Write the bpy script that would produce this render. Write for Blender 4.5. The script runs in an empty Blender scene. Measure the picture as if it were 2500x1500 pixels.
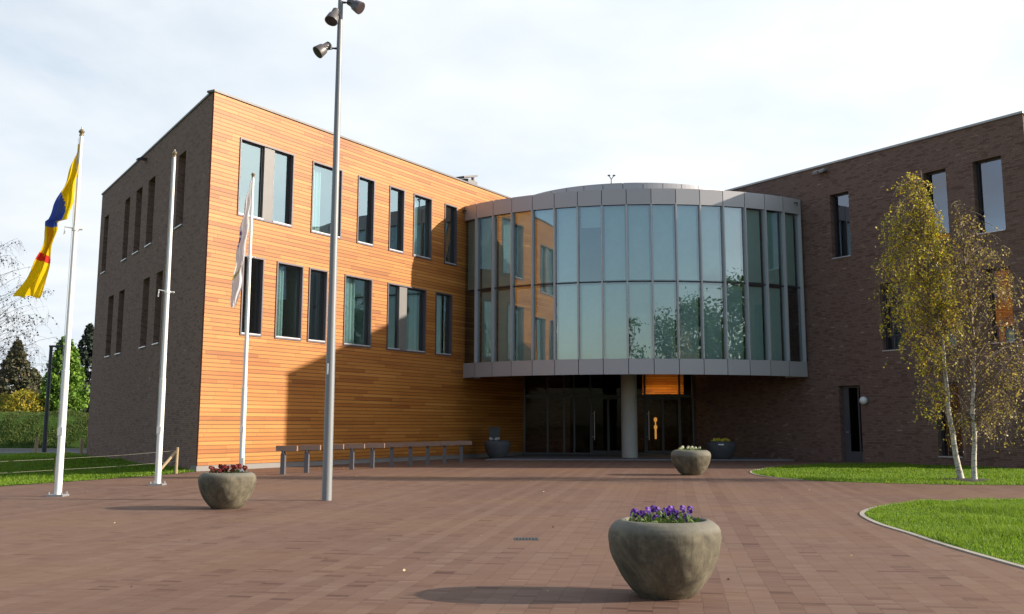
import bpy, math, random
import numpy as np
from mathutils import Vector, Matrix
R = math.radians
rnd = random.Random(7)
npr = np.random.default_rng(7)
C = bpy.context.scene.collection
scene = bpy.context.scene

# ------------------------------------------------------------------ camera, sky, sun, exposure
cam_d = bpy.data.cameras.new("camera"); cam = bpy.data.objects.new("camera", cam_d); C.objects.link(cam)
cam_d.sensor_width = 36.0; cam_d.lens = 36.0 * 2600 / 2500
cam_d.shift_y = -(750 - 633.6) / 2500.0
cam_d.clip_start = 0.1; cam_d.clip_end = 6000
cam.matrix_world = Matrix.Translation((0, 0, 1.5)) @ Matrix.Rotation(R(90 + 8.793), 4, 'X') @ Matrix.Rotation(R(0.12), 4, 'Z')
scene.camera = cam

SUN_EL, SUN_AZ = 19.7, -1.6            # azimuth measured from +X towards +Y
world = bpy.data.worlds.new("World"); scene.world = world; world.use_nodes = True
wn = world.node_tree.nodes; wl = world.node_tree.links
for n in list(wn): wn.remove(n)
def W(t, **k):
    n = wn.new(t)
    for a, v in k.items(): setattr(n, a, v)
    return n
sky = W('ShaderNodeTexSky', sky_type='NISHITA', sun_disc=False, sun_elevation=R(SUN_EL), sun_rotation=R(90 - SUN_AZ), air_density=1.0, dust_density=1.2, ozone_density=1.0)
bg_sky = W('ShaderNodeBackground'); bg_sky.inputs['Strength'].default_value = 0.13
wl.new(sky.outputs[0], bg_sky.inputs['Color'])
tc = W('ShaderNodeTexCoord'); sep = W('ShaderNodeSeparateXYZ'); wl.new(tc.outputs['Generated'], sep.inputs[0])
def wm(op, a, b=None, clamp=False):
    n = W('ShaderNodeMath', operation=op, use_clamp=clamp)
    for i, x in enumerate((a, b)):
        if x is None: continue
        if isinstance(x, (int, float)): n.inputs[i].default_value = x
        else: wl.new(x, n.inputs[i])
    return n.outputs[0]
den = wm('ADD', wm('MAXIMUM', sep.outputs[2], 0.0), 0.16)
px_ = wm('DIVIDE', sep.outputs[0], den); py_ = wm('DIVIDE', sep.outputs[1], den)
cmb = W('ShaderNodeCombineXYZ'); wl.new(px_, cmb.inputs[0]); wl.new(py_, cmb.inputs[1])
nz = W('ShaderNodeTexNoise'); nz.inputs['Scale'].default_value = 0.9; nz.inputs['Detail'].default_value = 7; nz.inputs['Roughness'].default_value = 0.55; nz.inputs['Distortion'].default_value = 0.35
wl.new(cmb.outputs[0], nz.inputs['Vector'])
# a thin broad cloud sheet covers the sky, brighter towards the sun; it opens up behind and overhead
bias = wm('ADD', wm('MULTIPLY', sep.outputs[1], 0.26), wm('MULTIPLY', sep.outputs[0], 0.12))
msk = W('ShaderNodeMapRange', interpolation_type='SMOOTHSTEP'); msk.inputs['From Min'].default_value = 0.30; msk.inputs['From Max'].default_value = 0.74
wl.new(wm('ADD', nz.outputs[0], bias), msk.inputs['Value'])
nz2 = W('ShaderNodeTexNoise'); nz2.inputs['Scale'].default_value = 2.3; nz2.inputs['Detail'].default_value = 6
wl.new(cmb.outputs[0], nz2.inputs['Vector'])
bg_cl = W('ShaderNodeBackground'); bg_cl.inputs['Color'].default_value = (0.985, 0.99, 1.0, 1)
br = W('ShaderNodeMapRange'); br.inputs['From Min'].default_value = 0.3; br.inputs['From Max'].default_value = 0.7; br.inputs['To Min'].default_value = 0.545; br.inputs['To Max'].default_value = 0.605
wl.new(nz2.outputs[0], br.inputs['Value'])
sv = Vector((math.cos(R(SUN_EL)) * math.cos(R(SUN_AZ)), math.cos(R(SUN_EL)) * math.sin(R(SUN_AZ)), math.sin(R(SUN_EL))))
dt = W('ShaderNodeVectorMath', operation='DOT_PRODUCT'); wl.new(tc.outputs['Generated'], dt.inputs[0]); dt.inputs[1].default_value = sv
glow = wm('POWER', wm('ADD', wm('MULTIPLY', dt.outputs['Value'], 0.5), 0.5), 7.0)
fwd = wm('MULTIPLY', sep.outputs[1], 0.44)
wl.new(wm('MULTIPLY', br.outputs[0], wm('ADD', wm('ADD', 0.67, fwd), wm('MULTIPLY', glow, 1.7))), bg_cl.inputs['Strength'])
ccol = W('ShaderNodeMix', data_type='RGBA'); wl.new(nz2.outputs[0], ccol.inputs[0]); ccol.inputs[6].default_value = (0.76, 0.88, 1.0, 1); ccol.inputs[7].default_value = (1.0, 1.0, 0.99, 1); wl.new(ccol.outputs[2], bg_cl.inputs['Color'])
mixw = W('ShaderNodeMixShader'); wl.new(msk.outputs[0], mixw.inputs[0]); wl.new(bg_sky.outputs[0], mixw.inputs[1]); wl.new(bg_cl.outputs[0], mixw.inputs[2])
wout = W('ShaderNodeOutputWorld'); wl.new(mixw.outputs[0], wout.inputs[0])

sd = bpy.data.lights.new("sun", 'SUN'); sd.energy = 5.0; sd.angle = R(0.53); sd.color = (1.0, 0.90, 0.76)
so = bpy.data.objects.new("sun", sd); C.objects.link(so)
svec = Vector((math.cos(R(SUN_EL)) * math.cos(R(SUN_AZ)), math.cos(R(SUN_EL)) * math.sin(R(SUN_AZ)), math.sin(R(SUN_EL))))
so.rotation_euler = svec.to_track_quat('Z', 'Y').to_euler(); so.location = (60, 0, 40)
vs = scene.view_settings; vs.view_transform = 'Standard'; vs.look = 'None'; vs.exposure = 0.72; vs.gamma = 1.0; vs.use_curve_mapping = False
scene.cycles.max_bounces = 8; scene.cycles.transparent_max_bounces = 12

# ------------------------------------------------------------------ material helpers
class N:
    def __init__(s, name):
        s.m = bpy.data.materials.new(name); s.m.use_nodes = True
        s.t = s.m.node_tree; s.n = s.t.nodes; s.l = s.t.links
        s.b = s.n['Principled BSDF']; s.out = s.n['Material Output']
    def new(s, t, **k):
        n = s.n.new(t)
        for a, v in k.items(): setattr(n, a, v)
        return n
    def link(s, a, b): s.l.new(a, b)
    def set(s, sock, v):
        if hasattr(v, 'is_linked') or isinstance(v, bpy.types.NodeSocket): s.l.new(v, sock)
        else: sock.default_value = v
    def math(s, op, a, b=None, c=None, clamp=False):
        n = s.new('ShaderNodeMath', operation=op, use_clamp=clamp)
        for i, x in enumerate((a, b, c)):
            if x is not None: s.set(n.inputs[i], x)
        return n.outputs[0]
    def coord(s, kind='Object', scale=(1, 1, 1), rot=(0, 0, 0)):
        tcn = s.new('ShaderNodeTexCoord'); mp = s.new('ShaderNodeMapping')
        mp.inputs['Scale'].default_value = scale; mp.inputs['Rotation'].default_value = rot
        s.link(tcn.outputs[kind], mp.inputs[0]); return mp.outputs[0]
    def noise(s, vec, scale, detail=4, rough=0.55, dist=0.0):
        n = s.new('ShaderNodeTexNoise'); s.link(vec, n.inputs['Vector'])
        n.inputs['Scale'].default_value = scale; n.inputs['Detail'].default_value = detail; n.inputs['Roughness'].default_value = rough; n.inputs['Distortion'].default_value = dist
        return n.outputs[0]
    def ramp(s, fac, stops, interp='LINEAR'):
        n = s.new('ShaderNodeValToRGB'); n.color_ramp.interpolation = interp
        while len(n.color_ramp.elements) < len(stops): n.color_ramp.elements.new(0.5)
        for e, (p, c) in zip(n.color_ramp.elements, stops):
            e.position = p; e.color = (c[0], c[1], c[2], 1) if not isinstance(c, (int, float)) else (c, c, c, 1)
        s.set(n.inputs[0], fac); return n.outputs[0]
    def mix(s, fac, a, b, blend='MIX'):
        n = s.new('ShaderNodeMix', data_type='RGBA', blend_type=blend)
        s.set(n.inputs[0], fac)
        for i, x in ((6, a), (7, b)):
            if isinstance(x, tuple): x = (x[0], x[1], x[2], 1)
            s.set(n.inputs[i], x)
        return n.outputs[2]
    def bump(s, h, strength=0.3, dist=0.01):
        n = s.new('ShaderNodeBump'); n.inputs['Strength'].default_value = strength; n.inputs['Distance'].default_value = dist
        s.link(h, n.inputs['Height']); s.link(n.outputs[0], s.b.inputs['Normal'])
    def col(s, c):
        if isinstance(c, tuple): c = (c[0], c[1], c[2], 1)
        s.set(s.b.inputs['Base Color'], c)
    def fin(s, rough=0.6, metal=0.0, spec=0.5):
        s.set(s.b.inputs['Roughness'], rough); s.b.inputs['Metallic'].default_value = metal; s.b.inputs['Specular IOR Level'].default_value = spec
        return s.m

def plain(name, c, rough=0.6, metal=0.0, var=0.12, scale=3.0, bump=0.0, spec=0.5):
    m = N(name); v = m.coord()
    f = m.noise(v, scale, 5)
    m.col(m.mix(f, tuple(x * (1 - var) for x in c), tuple(min(1, x * (1 + var)) for x in c)))
    if bump: m.bump(m.noise(v, scale * 12, 4), bump, 0.01)
    return m.fin(rough, metal, spec)

def row_cells(m, vec, bw, bh, shift=0.5, jitter=0.0):
    """cells of a running bond: returns per-cell random value, per-row random, and distance-to-edge masks"""
    sp = m.new('ShaderNodeSeparateXYZ'); m.link(vec, sp.inputs[0])
    rv = m.math('DIVIDE', sp.outputs[1], bh); row = m.math('FLOOR', rv)
    wnr = m.new('ShaderNodeTexWhiteNoise', noise_dimensions='1D'); m.link(row, wnr.inputs['W'])
    off = m.math('ADD', m.math('MULTIPLY', row, shift), m.math('MULTIPLY', wnr.outputs[0], jitter))
    cu = m.math('ADD', m.math('DIVIDE', sp.outputs[0], bw), off); colm = m.math('FLOOR', cu)
    cb = m.new('ShaderNodeCombineXYZ'); m.link(colm, cb.inputs[0]); m.link(row, cb.inputs[1])
    wc = m.new('ShaderNodeTexWhiteNoise', noise_dimensions='2D'); m.link(cb.outputs[0], wc.inputs['Vector'])
    fu = m.math('FRACT', cu); fv = m.math('FRACT', rv)
    return wc.outputs[0], wnr.outputs[0], fu, fv, wc.outputs[1]

# wood cladding -----------------------------------------------------
m = N('cedar cladding'); v = m.coord('UV')
cell, rowr, fu, fv, _ = row_cells(m, v, 2.4, 0.132, 0.37, 3.0)
big = m.noise(m.coord('UV', (0.25, 0.6, 1)), 1.0, 3)
grain = m.noise(m.coord('UV', (1.2, 38, 1)), 2.0, 5, 0.65)
tone = m.math('ADD', m.math('MULTIPLY', cell, 0.36), m.math('ADD', m.math('MULTIPLY', rowr, 0.26), m.math('MULTIPLY', big, 0.48)))
base = m.ramp(tone, [(0.10, (0.18, 0.052, 0.011)), (0.34, (0.31, 0.103, 0.018)), (0.5, (0.40, 0.150, 0.027)), (0.7, (0.46, 0.186, 0.036)), (0.9, (0.53, 0.235, 0.056))])
base = m.mix(m.ramp(grain, [(0.35, 0.0), (0.75, 0.3)]), base, (0.30, 0.11, 0.025))
gap = m.math('ADD', m.math('LESS_THAN', fv, 0.19), m.math('MULTIPLY', m.math('LESS_THAN', fu, 0.004), 1.0), clamp=True)
base = m.mix(m.math('MULTIPLY', gap, 0.72), base, (0.06, 0.022, 0.007))
m.col(base)
h = m.math('SUBTRACT', m.math('ADD', m.math('MULTIPLY', grain, 0.12), m.math('MULTIPLY', m.math('SUBTRACT', 1.0, fv), 0.35)), m.math('MULTIPLY', gap, 0.9))
m.bump(h, 0.45, 0.02)
M_wood = m.fin(0.48, 0, 0.35)
M_woodend = plain('cedar end grain', (0.16, 0.035, 0.015), 0.7)

# brick -------------------------------------------------------------
def brick_mat(name, dark, mid, light, seed=0.0):
    m = N(name); v = m.coord('UV')
    cell, rowr, fu, fv, _ = row_cells(m, v, 0.24, 0.062, 0.43, 1.0)
    patch = m.noise(m.coord('UV', (0.8, 2.2, 1)), 1.0, 6, 0.7)
    streak = m.noise(m.coord('UV', (1.6, 9, 1)), 1.0, 4, 0.7)
    t = m.math('ADD', m.math('MULTIPLY', cell, 0.5), m.math('ADD', m.math('MULTIPLY', patch, 0.32), m.math('MULTIPLY', streak, 0.28)))
    base = m.ramp(t, [(0.22, dark), (0.5, mid), (0.78, mid), (0.92, light)])
    mort = m.math('ADD', m.math('LESS_THAN', fv, 0.15), m.math('LESS_THAN', fu, 0.045), clamp=True)
    base = m.mix(m.math('MULTIPLY', mort, 0.8), base, tuple(x * 0.55 for x in dark))
    m.col(base)
    m.bump(m.math('SUBTRACT', m.math('MULTIPLY', streak, 0.3), mort), 0.5, 0.012)
    return m.fin(0.85, 0, 0.25)
M_brick = brick_mat('dark brown brick', (0.135, 0.074, 0.056), (0.25, 0.143, 0.110), (0.44, 0.29, 0.23))
M_brick2 = brick_mat('dark red brown brick', (0.105, 0.060, 0.046), (0.20, 0.122, 0.096), (0.46, 0.33, 0.27))

# paving ------------------------------------------------------------
m = N('clinker paving'); v = m.coord('Object', rot=(0, 0, R(8.6)))
cell, rowr, fu, fv, rc = row_cells(m, v, 0.205, 0.085, 0.0, 0.06)
sp = m.new('ShaderNodeSeparateXYZ'); m.link(v, sp.inputs[0])
lane = m.new('ShaderNodeTexWhiteNoise', noise_dimensions='1D'); m.link(m.math('FLOOR', m.math('DIVIDE', sp.outputs[0], 0.205)), lane.inputs['W'])
p1 = m.noise(m.coord('Object', (1, 1, 1)), 0.22, 5, 0.6); p2 = m.noise(m.coord('Object', (1.0, 2.6, 1), (0, 0, R(-20))), 1.5, 6, 0.7)
t = m.math('ADD', m.math('ADD', m.math('MULTIPLY', m.ramp(cell, [(0.0, 0.0), (0.14, 0.66), (0.9, 0.86), (1.0, 1.0)]), 0.36), m.math('MULTIPLY', lane.outputs[0], 0.15)), m.math('ADD', m.math('MULTIPLY', p1, 0.32), m.math('MULTIPLY', p2, 0.50)))
base = m.ramp(t, [(0.38, (0.078, 0.034, 0.025)), (0.60, (0.146, 0.078, 0.054)), (0.78, (0.178, 0.104, 0.073)), (1.0, (0.228, 0.147, 0.106))])
base = m.mix(m.ramp(p1, [(0.46, 0.0), (0.66, 0.5)]), base, (0.20, 0.105, 0.052))
joint = m.math('ADD', m.math('LESS_THAN', fv, 0.10), m.math('LESS_THAN', fu, 0.035), clamp=True)
base = m.mix(m.math('MULTIPLY', joint, 0.5), base, (0.055, 0.036, 0.028))
m.col(base)
tilt = m.math('MULTIPLY', cell, 0.5)
m.bump(m.math('SUBTRACT', m.math('ADD', tilt, m.math('MULTIPLY', m.noise(v, 30, 3), 0.25)), joint), 0.55, 0.008)
M_pave = m.fin(0.75, 0, 0.2)

# grass -------------------------------------------------------------
def grass_ground(name, a, b):
    m = N(name); v = m.coord()
    f = m.math('ADD', m.math('MULTIPLY', m.noise(v, 0.9, 6, 0.65), 0.6), m.math('MULTIPLY', m.noise(v, 14, 4, 0.7), 0.4))
    m.col(m.ramp(f, [(0.3, a), (0.7, b)])); m.bump(m.noise(v, 40, 4), 0.8, 0.04)
    return m.fin(0.9, 0, 0.1)
M_lawn = grass_ground('lawn turf', (0.05, 0.10, 0.010), (0.11, 0.20, 0.018))
M_earth = grass_ground('meadow', (0.03, 0.055, 0.012), (0.07, 0.11, 0.025))
M_bank = grass_ground('embankment turf', (0.028, 0.060, 0.010), (0.070, 0.120, 0.022))
def leaf_mat(name, stops, trans=0.25, rough=0.6, patch=None):
    m = N(name); g = m.new('ShaderNodeNewGeometry')
    c = m.ramp(g.outputs['Random Per Island'], stops)
    if patch: c = m.mix(m.ramp(m.noise(m.coord(), 4.5, 4, 0.7), [(0.48, 0.0), (0.66, 0.6)]), c, tuple(x * 0.38 for x in patch))
    if patch: c = m.mix(m.ramp(m.noise(m.coord(), 0.9, 5, 0.65), [(0.40, 0.0), (0.62, 0.6)]), c, patch)
    m.col(c); m.b.inputs['Roughness'].default_value = rough; m.b.inputs['Specular IOR Level'].default_value = 0.3
    tr = m.new('ShaderNodeBsdfTranslucent'); m.link(c, tr.inputs['Color'])
    mx = m.new('ShaderNodeMixShader'); mx.inputs[0].default_value = trans
    m.link(m.b.outputs[0], mx.inputs[1]); m.link(tr.outputs[0], mx.inputs[2]); m.link(mx.outputs[0], m.out.inputs[0])
    return m.m
M_blade = leaf_mat('grass blades', [(0, (0.085, 0.16, 0.008)), (0.5, (0.175, 0.30, 0.014)), (0.85, (0.24, 0.37, 0.022)), (1, (0.38, 0.40, 0.07))], 0.45, 0.6, (0.17, 0.26, 0.022))
M_blade2 = leaf_mat('rough bank grass', [(0, (0.04, 0.075, 0.012)), (0.6, (0.085, 0.135, 0.025)), (1, (0.20, 0.21, 0.06))], 0.3)
M_birchleaf = leaf_mat('birch leaves', [(0, (0.26, 0.28, 0.02)), (0.35, (0.48, 0.45, 0.03)), (0.65, (0.66, 0.52, 0.035)), (0.88, (0.72, 0.46, 0.03)), (1, (0.72, 0.64, 0.24))], 0.5, 0.45)
M_birchleaf2 = leaf_mat('sparse birch leaves', [(0, (0.24, 0.23, 0.04)), (0.4, (0.46, 0.37, 0.05)), (0.75, (0.58, 0.40, 0.05)), (1, (0.75, 0.62, 0.36))], 0.4, 0.45)
M_darkleaf = leaf_mat('withered leaves', [(0, (0.05, 0.035, 0.03)), (1, (0.14, 0.10, 0.08))], 0.2)
M_con1 = leaf_mat('spruce needles', [(0, (0.035, 0.045, 0.022)), (0.6, (0.085, 0.088, 0.042)), (1, (0.19, 0.145, 0.08))], 0.1, 0.8)
M_con2 = leaf_mat('green conifer sprays', [(0, (0.06, 0.13, 0.014)), (0.6, (0.15, 0.27, 0.028)), (1, (0.25, 0.36, 0.05))], 0.2, 0.7)
M_con3 = leaf_mat('dark cedar needles', [(0, (0.018, 0.026, 0.018)), (1, (0.055, 0.07, 0.045))], 0.1, 0.8)
M_yel = leaf_mat('yellow shrub leaves', [(0, (0.16, 0.20, 0.025)), (0.5, (0.34, 0.29, 0.03)), (1, (0.5, 0.34, 0.04))], 0.3)
M_green = leaf_mat('broad green leaves', [(0, (0.03, 0.06, 0.014)), (0.6, (0.08, 0.14, 0.028)), (1, (0.15, 0.20, 0.05))], 0.3)

# birch bark
m = N('birch bark'); v = m.coord('Object', (1, 1, 0.35))
f = m.noise(m.coord('Object', (5, 5, 16)), 1.4, 4, 0.7); f2 = m.noise(v, 4, 4)
c = m.mix(m.ramp(f2, [(0.35, 0), (0.65, 1)]), (0.42, 0.36, 0.28), (0.62, 0.58, 0.50))
sz_ = m.new('ShaderNodeSeparateXYZ'); m.link(m.coord(), sz_.inputs[0])
c = m.mix(m.ramp(m.math('DIVIDE', sz_.outputs[2], 8.0), [(0.30, 0.0), (0.62, 0.9)]), c, (0.20, 0.125, 0.075))
m.col(m.mix(m.ramp(f, [(0.54, 0.0), (0.62, 0.9)]), c, (0.05, 0.04, 0.035))); m.bump(f, 0.4, 0.01)
M_birch = m.fin(0.8)
M_twig = plain('twigs', (0.16, 0.11, 0.08), 0.85)
M_bark = plain('dark bark', (0.07, 0.05, 0.038), 0.9, bump=0.5)

# metals, glass, stone ----------------------------------------------
M_alu = plain('grey anodised panels', (0.44, 0.42, 0.43), 0.45, 0.15, 0.05, 0.7)
M_mull = plain('grey mullion profiles', (0.47, 0.46, 0.475), 0.4, 0.15, 0.05, 1.0)
M_frame = plain('mauve grey window trim', (0.105, 0.083, 0.092), 0.45, 0.2, 0.06)
M_dframe = plain('dark window frame', (0.035, 0.033, 0.04), 0.4, 0.1)
M_sill = plain('light aluminium sill', (0.55, 0.53, 0.55), 0.35, 0.4)
M_panelgrey = plain('grey window panel', (0.15, 0.138, 0.13), 0.5)
M_coping2 = plain('dark roof coping', (0.13, 0.115, 0.11), 0.5, 0.2)
M_coping = plain('roof coping', (0.34, 0.32, 0.31), 0.4, 0.4)
M_dark = plain('dark joint', (0.02, 0.02, 0.022), 0.8)
M_conc = plain('smooth concrete', (0.40, 0.375, 0.34), 0.75, 0, 0.1, 2.0, 0.15)
M_plinth = plain('concrete plinth', (0.22, 0.20, 0.185), 0.8, 0, 0.12, 2.0, 0.2)
M_kerb = plain('concrete kerb', (0.37, 0.325, 0.265), 0.85, 0, 0.2, 4.0, 0.3)
M_slab = plain('grey entrance slab', (0.17, 0.16, 0.16), 0.7, 0, 0.12, 2.0, 0.1)
M_roof = plain('roof membrane', (0.12, 0.12, 0.12), 0.9)
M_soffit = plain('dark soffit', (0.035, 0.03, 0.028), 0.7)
M_int = plain('interior plaster', (0.30, 0.29, 0.28), 0.9)
M_intdark = plain('interior floor slab', (0.10, 0.095, 0.09), 0.8)
M_curt = plain('pale green curtain', (0.50, 0.56, 0.54), 0.9)
M_screen = plain('pale screen and blind', (0.78, 0.84, 0.80), 0.9)  # kept pale so the added screens lighten the rotunda glass
M_galv = plain('galvanised steel', (0.36, 0.36, 0.365), 0.42, 0.55, 0.08, 1.5)
M_rpost = plain('grey rail post', (0.12, 0.115, 0.125), 0.5, 0.2)
M_mast = plain('grey painted mast', (0.21, 0.215, 0.22), 0.45, 0.1, 0.06, 1.2)
M_white = plain('white painted pole', (0.80, 0.78, 0.74), 0.35, 0, 0.03)
M_brass = plain('brass finial', (0.42, 0.33, 0.22), 0.35, 0.8)
M_lampgrey = plain('floodlight housing', (0.13, 0.115, 0.11), 0.45, 0.3)
M_lens = plain('floodlight lens', (0.06, 0.045, 0.05), 0.15, 0)
M_timber = plain('fence timber', (0.36, 0.26, 0.15), 0.85, 0, 0.2, 6.0, 0.3)
M_beam = plain('weathered hardwood beam', (0.24, 0.155, 0.115), 0.7, 0, 0.22, 9.0, 0.2)
M_rope = plain('fence wire', (0.16, 0.15, 0.11), 0.7)
M_soil = plain('potting soil', (0.035, 0.027, 0.02), 0.95, 0, 0.3, 20, 0.6)
M_post = plain('dark lamp post', (0.05, 0.052, 0.055), 0.5, 0.3)
M_globe = plain('white opal globe', (0.75, 0.74, 0.72), 0.3, 0, 0.02)
M_asph = plain('asphalt', (0.085, 0.085, 0.09), 0.9, 0, 0.15, 4, 0.2)
M_ipan = plain('white sticker', (0.75, 0.75, 0.72), 0.6)
M_binm = plain('dark bin', (0.05, 0.05, 0.055), 0.6)

def glass(name, tint, refl, base, extra, wav=0.012):
    m = N(name); m.n.remove(m.b)
    tr = m.new('ShaderNodeBsdfTransparent'); tr.inputs[0].default_value = (*tint, 1)
    gl = m.new('ShaderNodeBsdfGlossy'); gl.inputs['Roughness'].default_value = 0.0; gl.inputs['Color'].default_value = (*refl, 1)
    v = m.coord(); bp = m.new('ShaderNodeBump'); bp.inputs['Strength'].default_value = wav; bp.inputs['Distance'].default_value = 0.3
    m.link(m.noise(v, 0.5, 2), bp.inputs['Height']); m.link(bp.outputs[0], gl.inputs['Normal'])
    fr = m.new('ShaderNodeFresnel'); fr.inputs[0].default_value = 1.5
    fac = m.math('ADD', m.math('MULTIPLY', fr.outputs[0], extra), base, clamp=True)
    mx = m.new('ShaderNodeMixShader'); m.link(fac, mx.inputs[0]); m.link(tr.outputs[0], mx.inputs[1]); m.link(gl.outputs[0], mx.inputs[2])
    m.link(mx.outputs[0], m.out.inputs[0]); return m.m
M_glass = glass('window glass', (0.62, 0.78, 0.78), (0.78, 0.97, 1.0), 0.27, 0.9)
M_dglass = glass('solar control glass', (0.66, 0.79, 0.79), (0.86, 0.95, 1.0), 0.22, 0.8, 0.014)
M_wglass = glass('grey window glass', (0.5, 0.5, 0.52), (0.92, 0.9, 1.0), 0.17, 0.8)
M_eglass = glass('entrance glass', (0.55, 0.6, 0.6), (0.9, 0.95, 1.0), 0.0, 0.22)

# planter concrete
m = N('weathered planter concrete'); v = m.coord()
f1 = m.noise(v, 2.6, 8, 0.72, 0.6); f2 = m.noise(m.coord('Object', (5, 5, 0.9)), 1.5, 6, 0.72, 0.4); f3 = m.noise(v, 34, 5, 0.75); f4 = m.noise(v, 11, 6, 0.8, 0.8)
c = m.ramp(f1, [(0.34, (0.060, 0.049, 0.034)), (0.5, (0.128, 0.108, 0.072)), (0.66, (0.225, 0.195, 0.132))])
c = m.mix(m.ramp(f2, [(0.46, 0.0), (0.64, 0.6)]), c, (0.052, 0.042, 0.028))
c = m.mix(m.ramp(f4, [(0.60, 0.0), (0.70, 0.4)]), c, (0.26, 0.24, 0.19))
c = m.mix(m.ramp(f3, [(0.60, 0.0), (0.70, 0.5)]), c, (0.035, 0.028, 0.018))
sz_ = m.new('ShaderNodeSeparateXYZ'); m.link(v, sz_.inputs[0])
rim = m.math('ADD', sz_.outputs[2], m.math('MULTIPLY', m.math('SUBTRACT', f2, 0.5), 0.10))
c = m.mix(m.ramp(rim, [(0.555, 0.0), (0.60, 0.55)]), c, (0.20, 0.185, 0.150))
m.col(c); m.bump(m.math('ADD', m.math('MULTIPLY', f3, 0.6), f4), 0.32, 0.012)
M_plant = m.fin(0.8, 0, 0.3)
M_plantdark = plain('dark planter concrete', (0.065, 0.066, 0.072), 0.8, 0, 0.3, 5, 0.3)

def emit(name, c, s):
    m = N(name); m.col((0.8, 0.6, 0.4)); m.b.inputs['Emission Color'].default_value = (*c, 1); m.b.inputs['Emission Strength'].default_value = s
    return m.m
M_fill = emit('warm added fill', (1.0, 0.55, 0.16), 20.0)  # glow of the added strip that brightens the timber over the doors
M_glow2 = emit('amber lamp shade', (1.0, 0.42, 0.08), 0.5)

# ------------------------------------------------------------------ mesh helpers
def tag(o, label=None, cat=None, group=None, kind=None):
    if label: o['label'] = label
    if cat: o['category'] = cat
    if group: o['group'] = group
    if kind: o['kind'] = kind
    return o
def thing(name, loc, label, cat, group=None):
    o = bpy.data.objects.new(name, None); C.objects.link(o); o.location = loc; o.empty_display_size = 0.3
    return tag(o, label, cat, group)
def woff(p):
    v = Vector((0, 0, 0))
    while p is not None: v += p.location; p = p.parent
    return v
def V(*a): return Vector(a)

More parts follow.
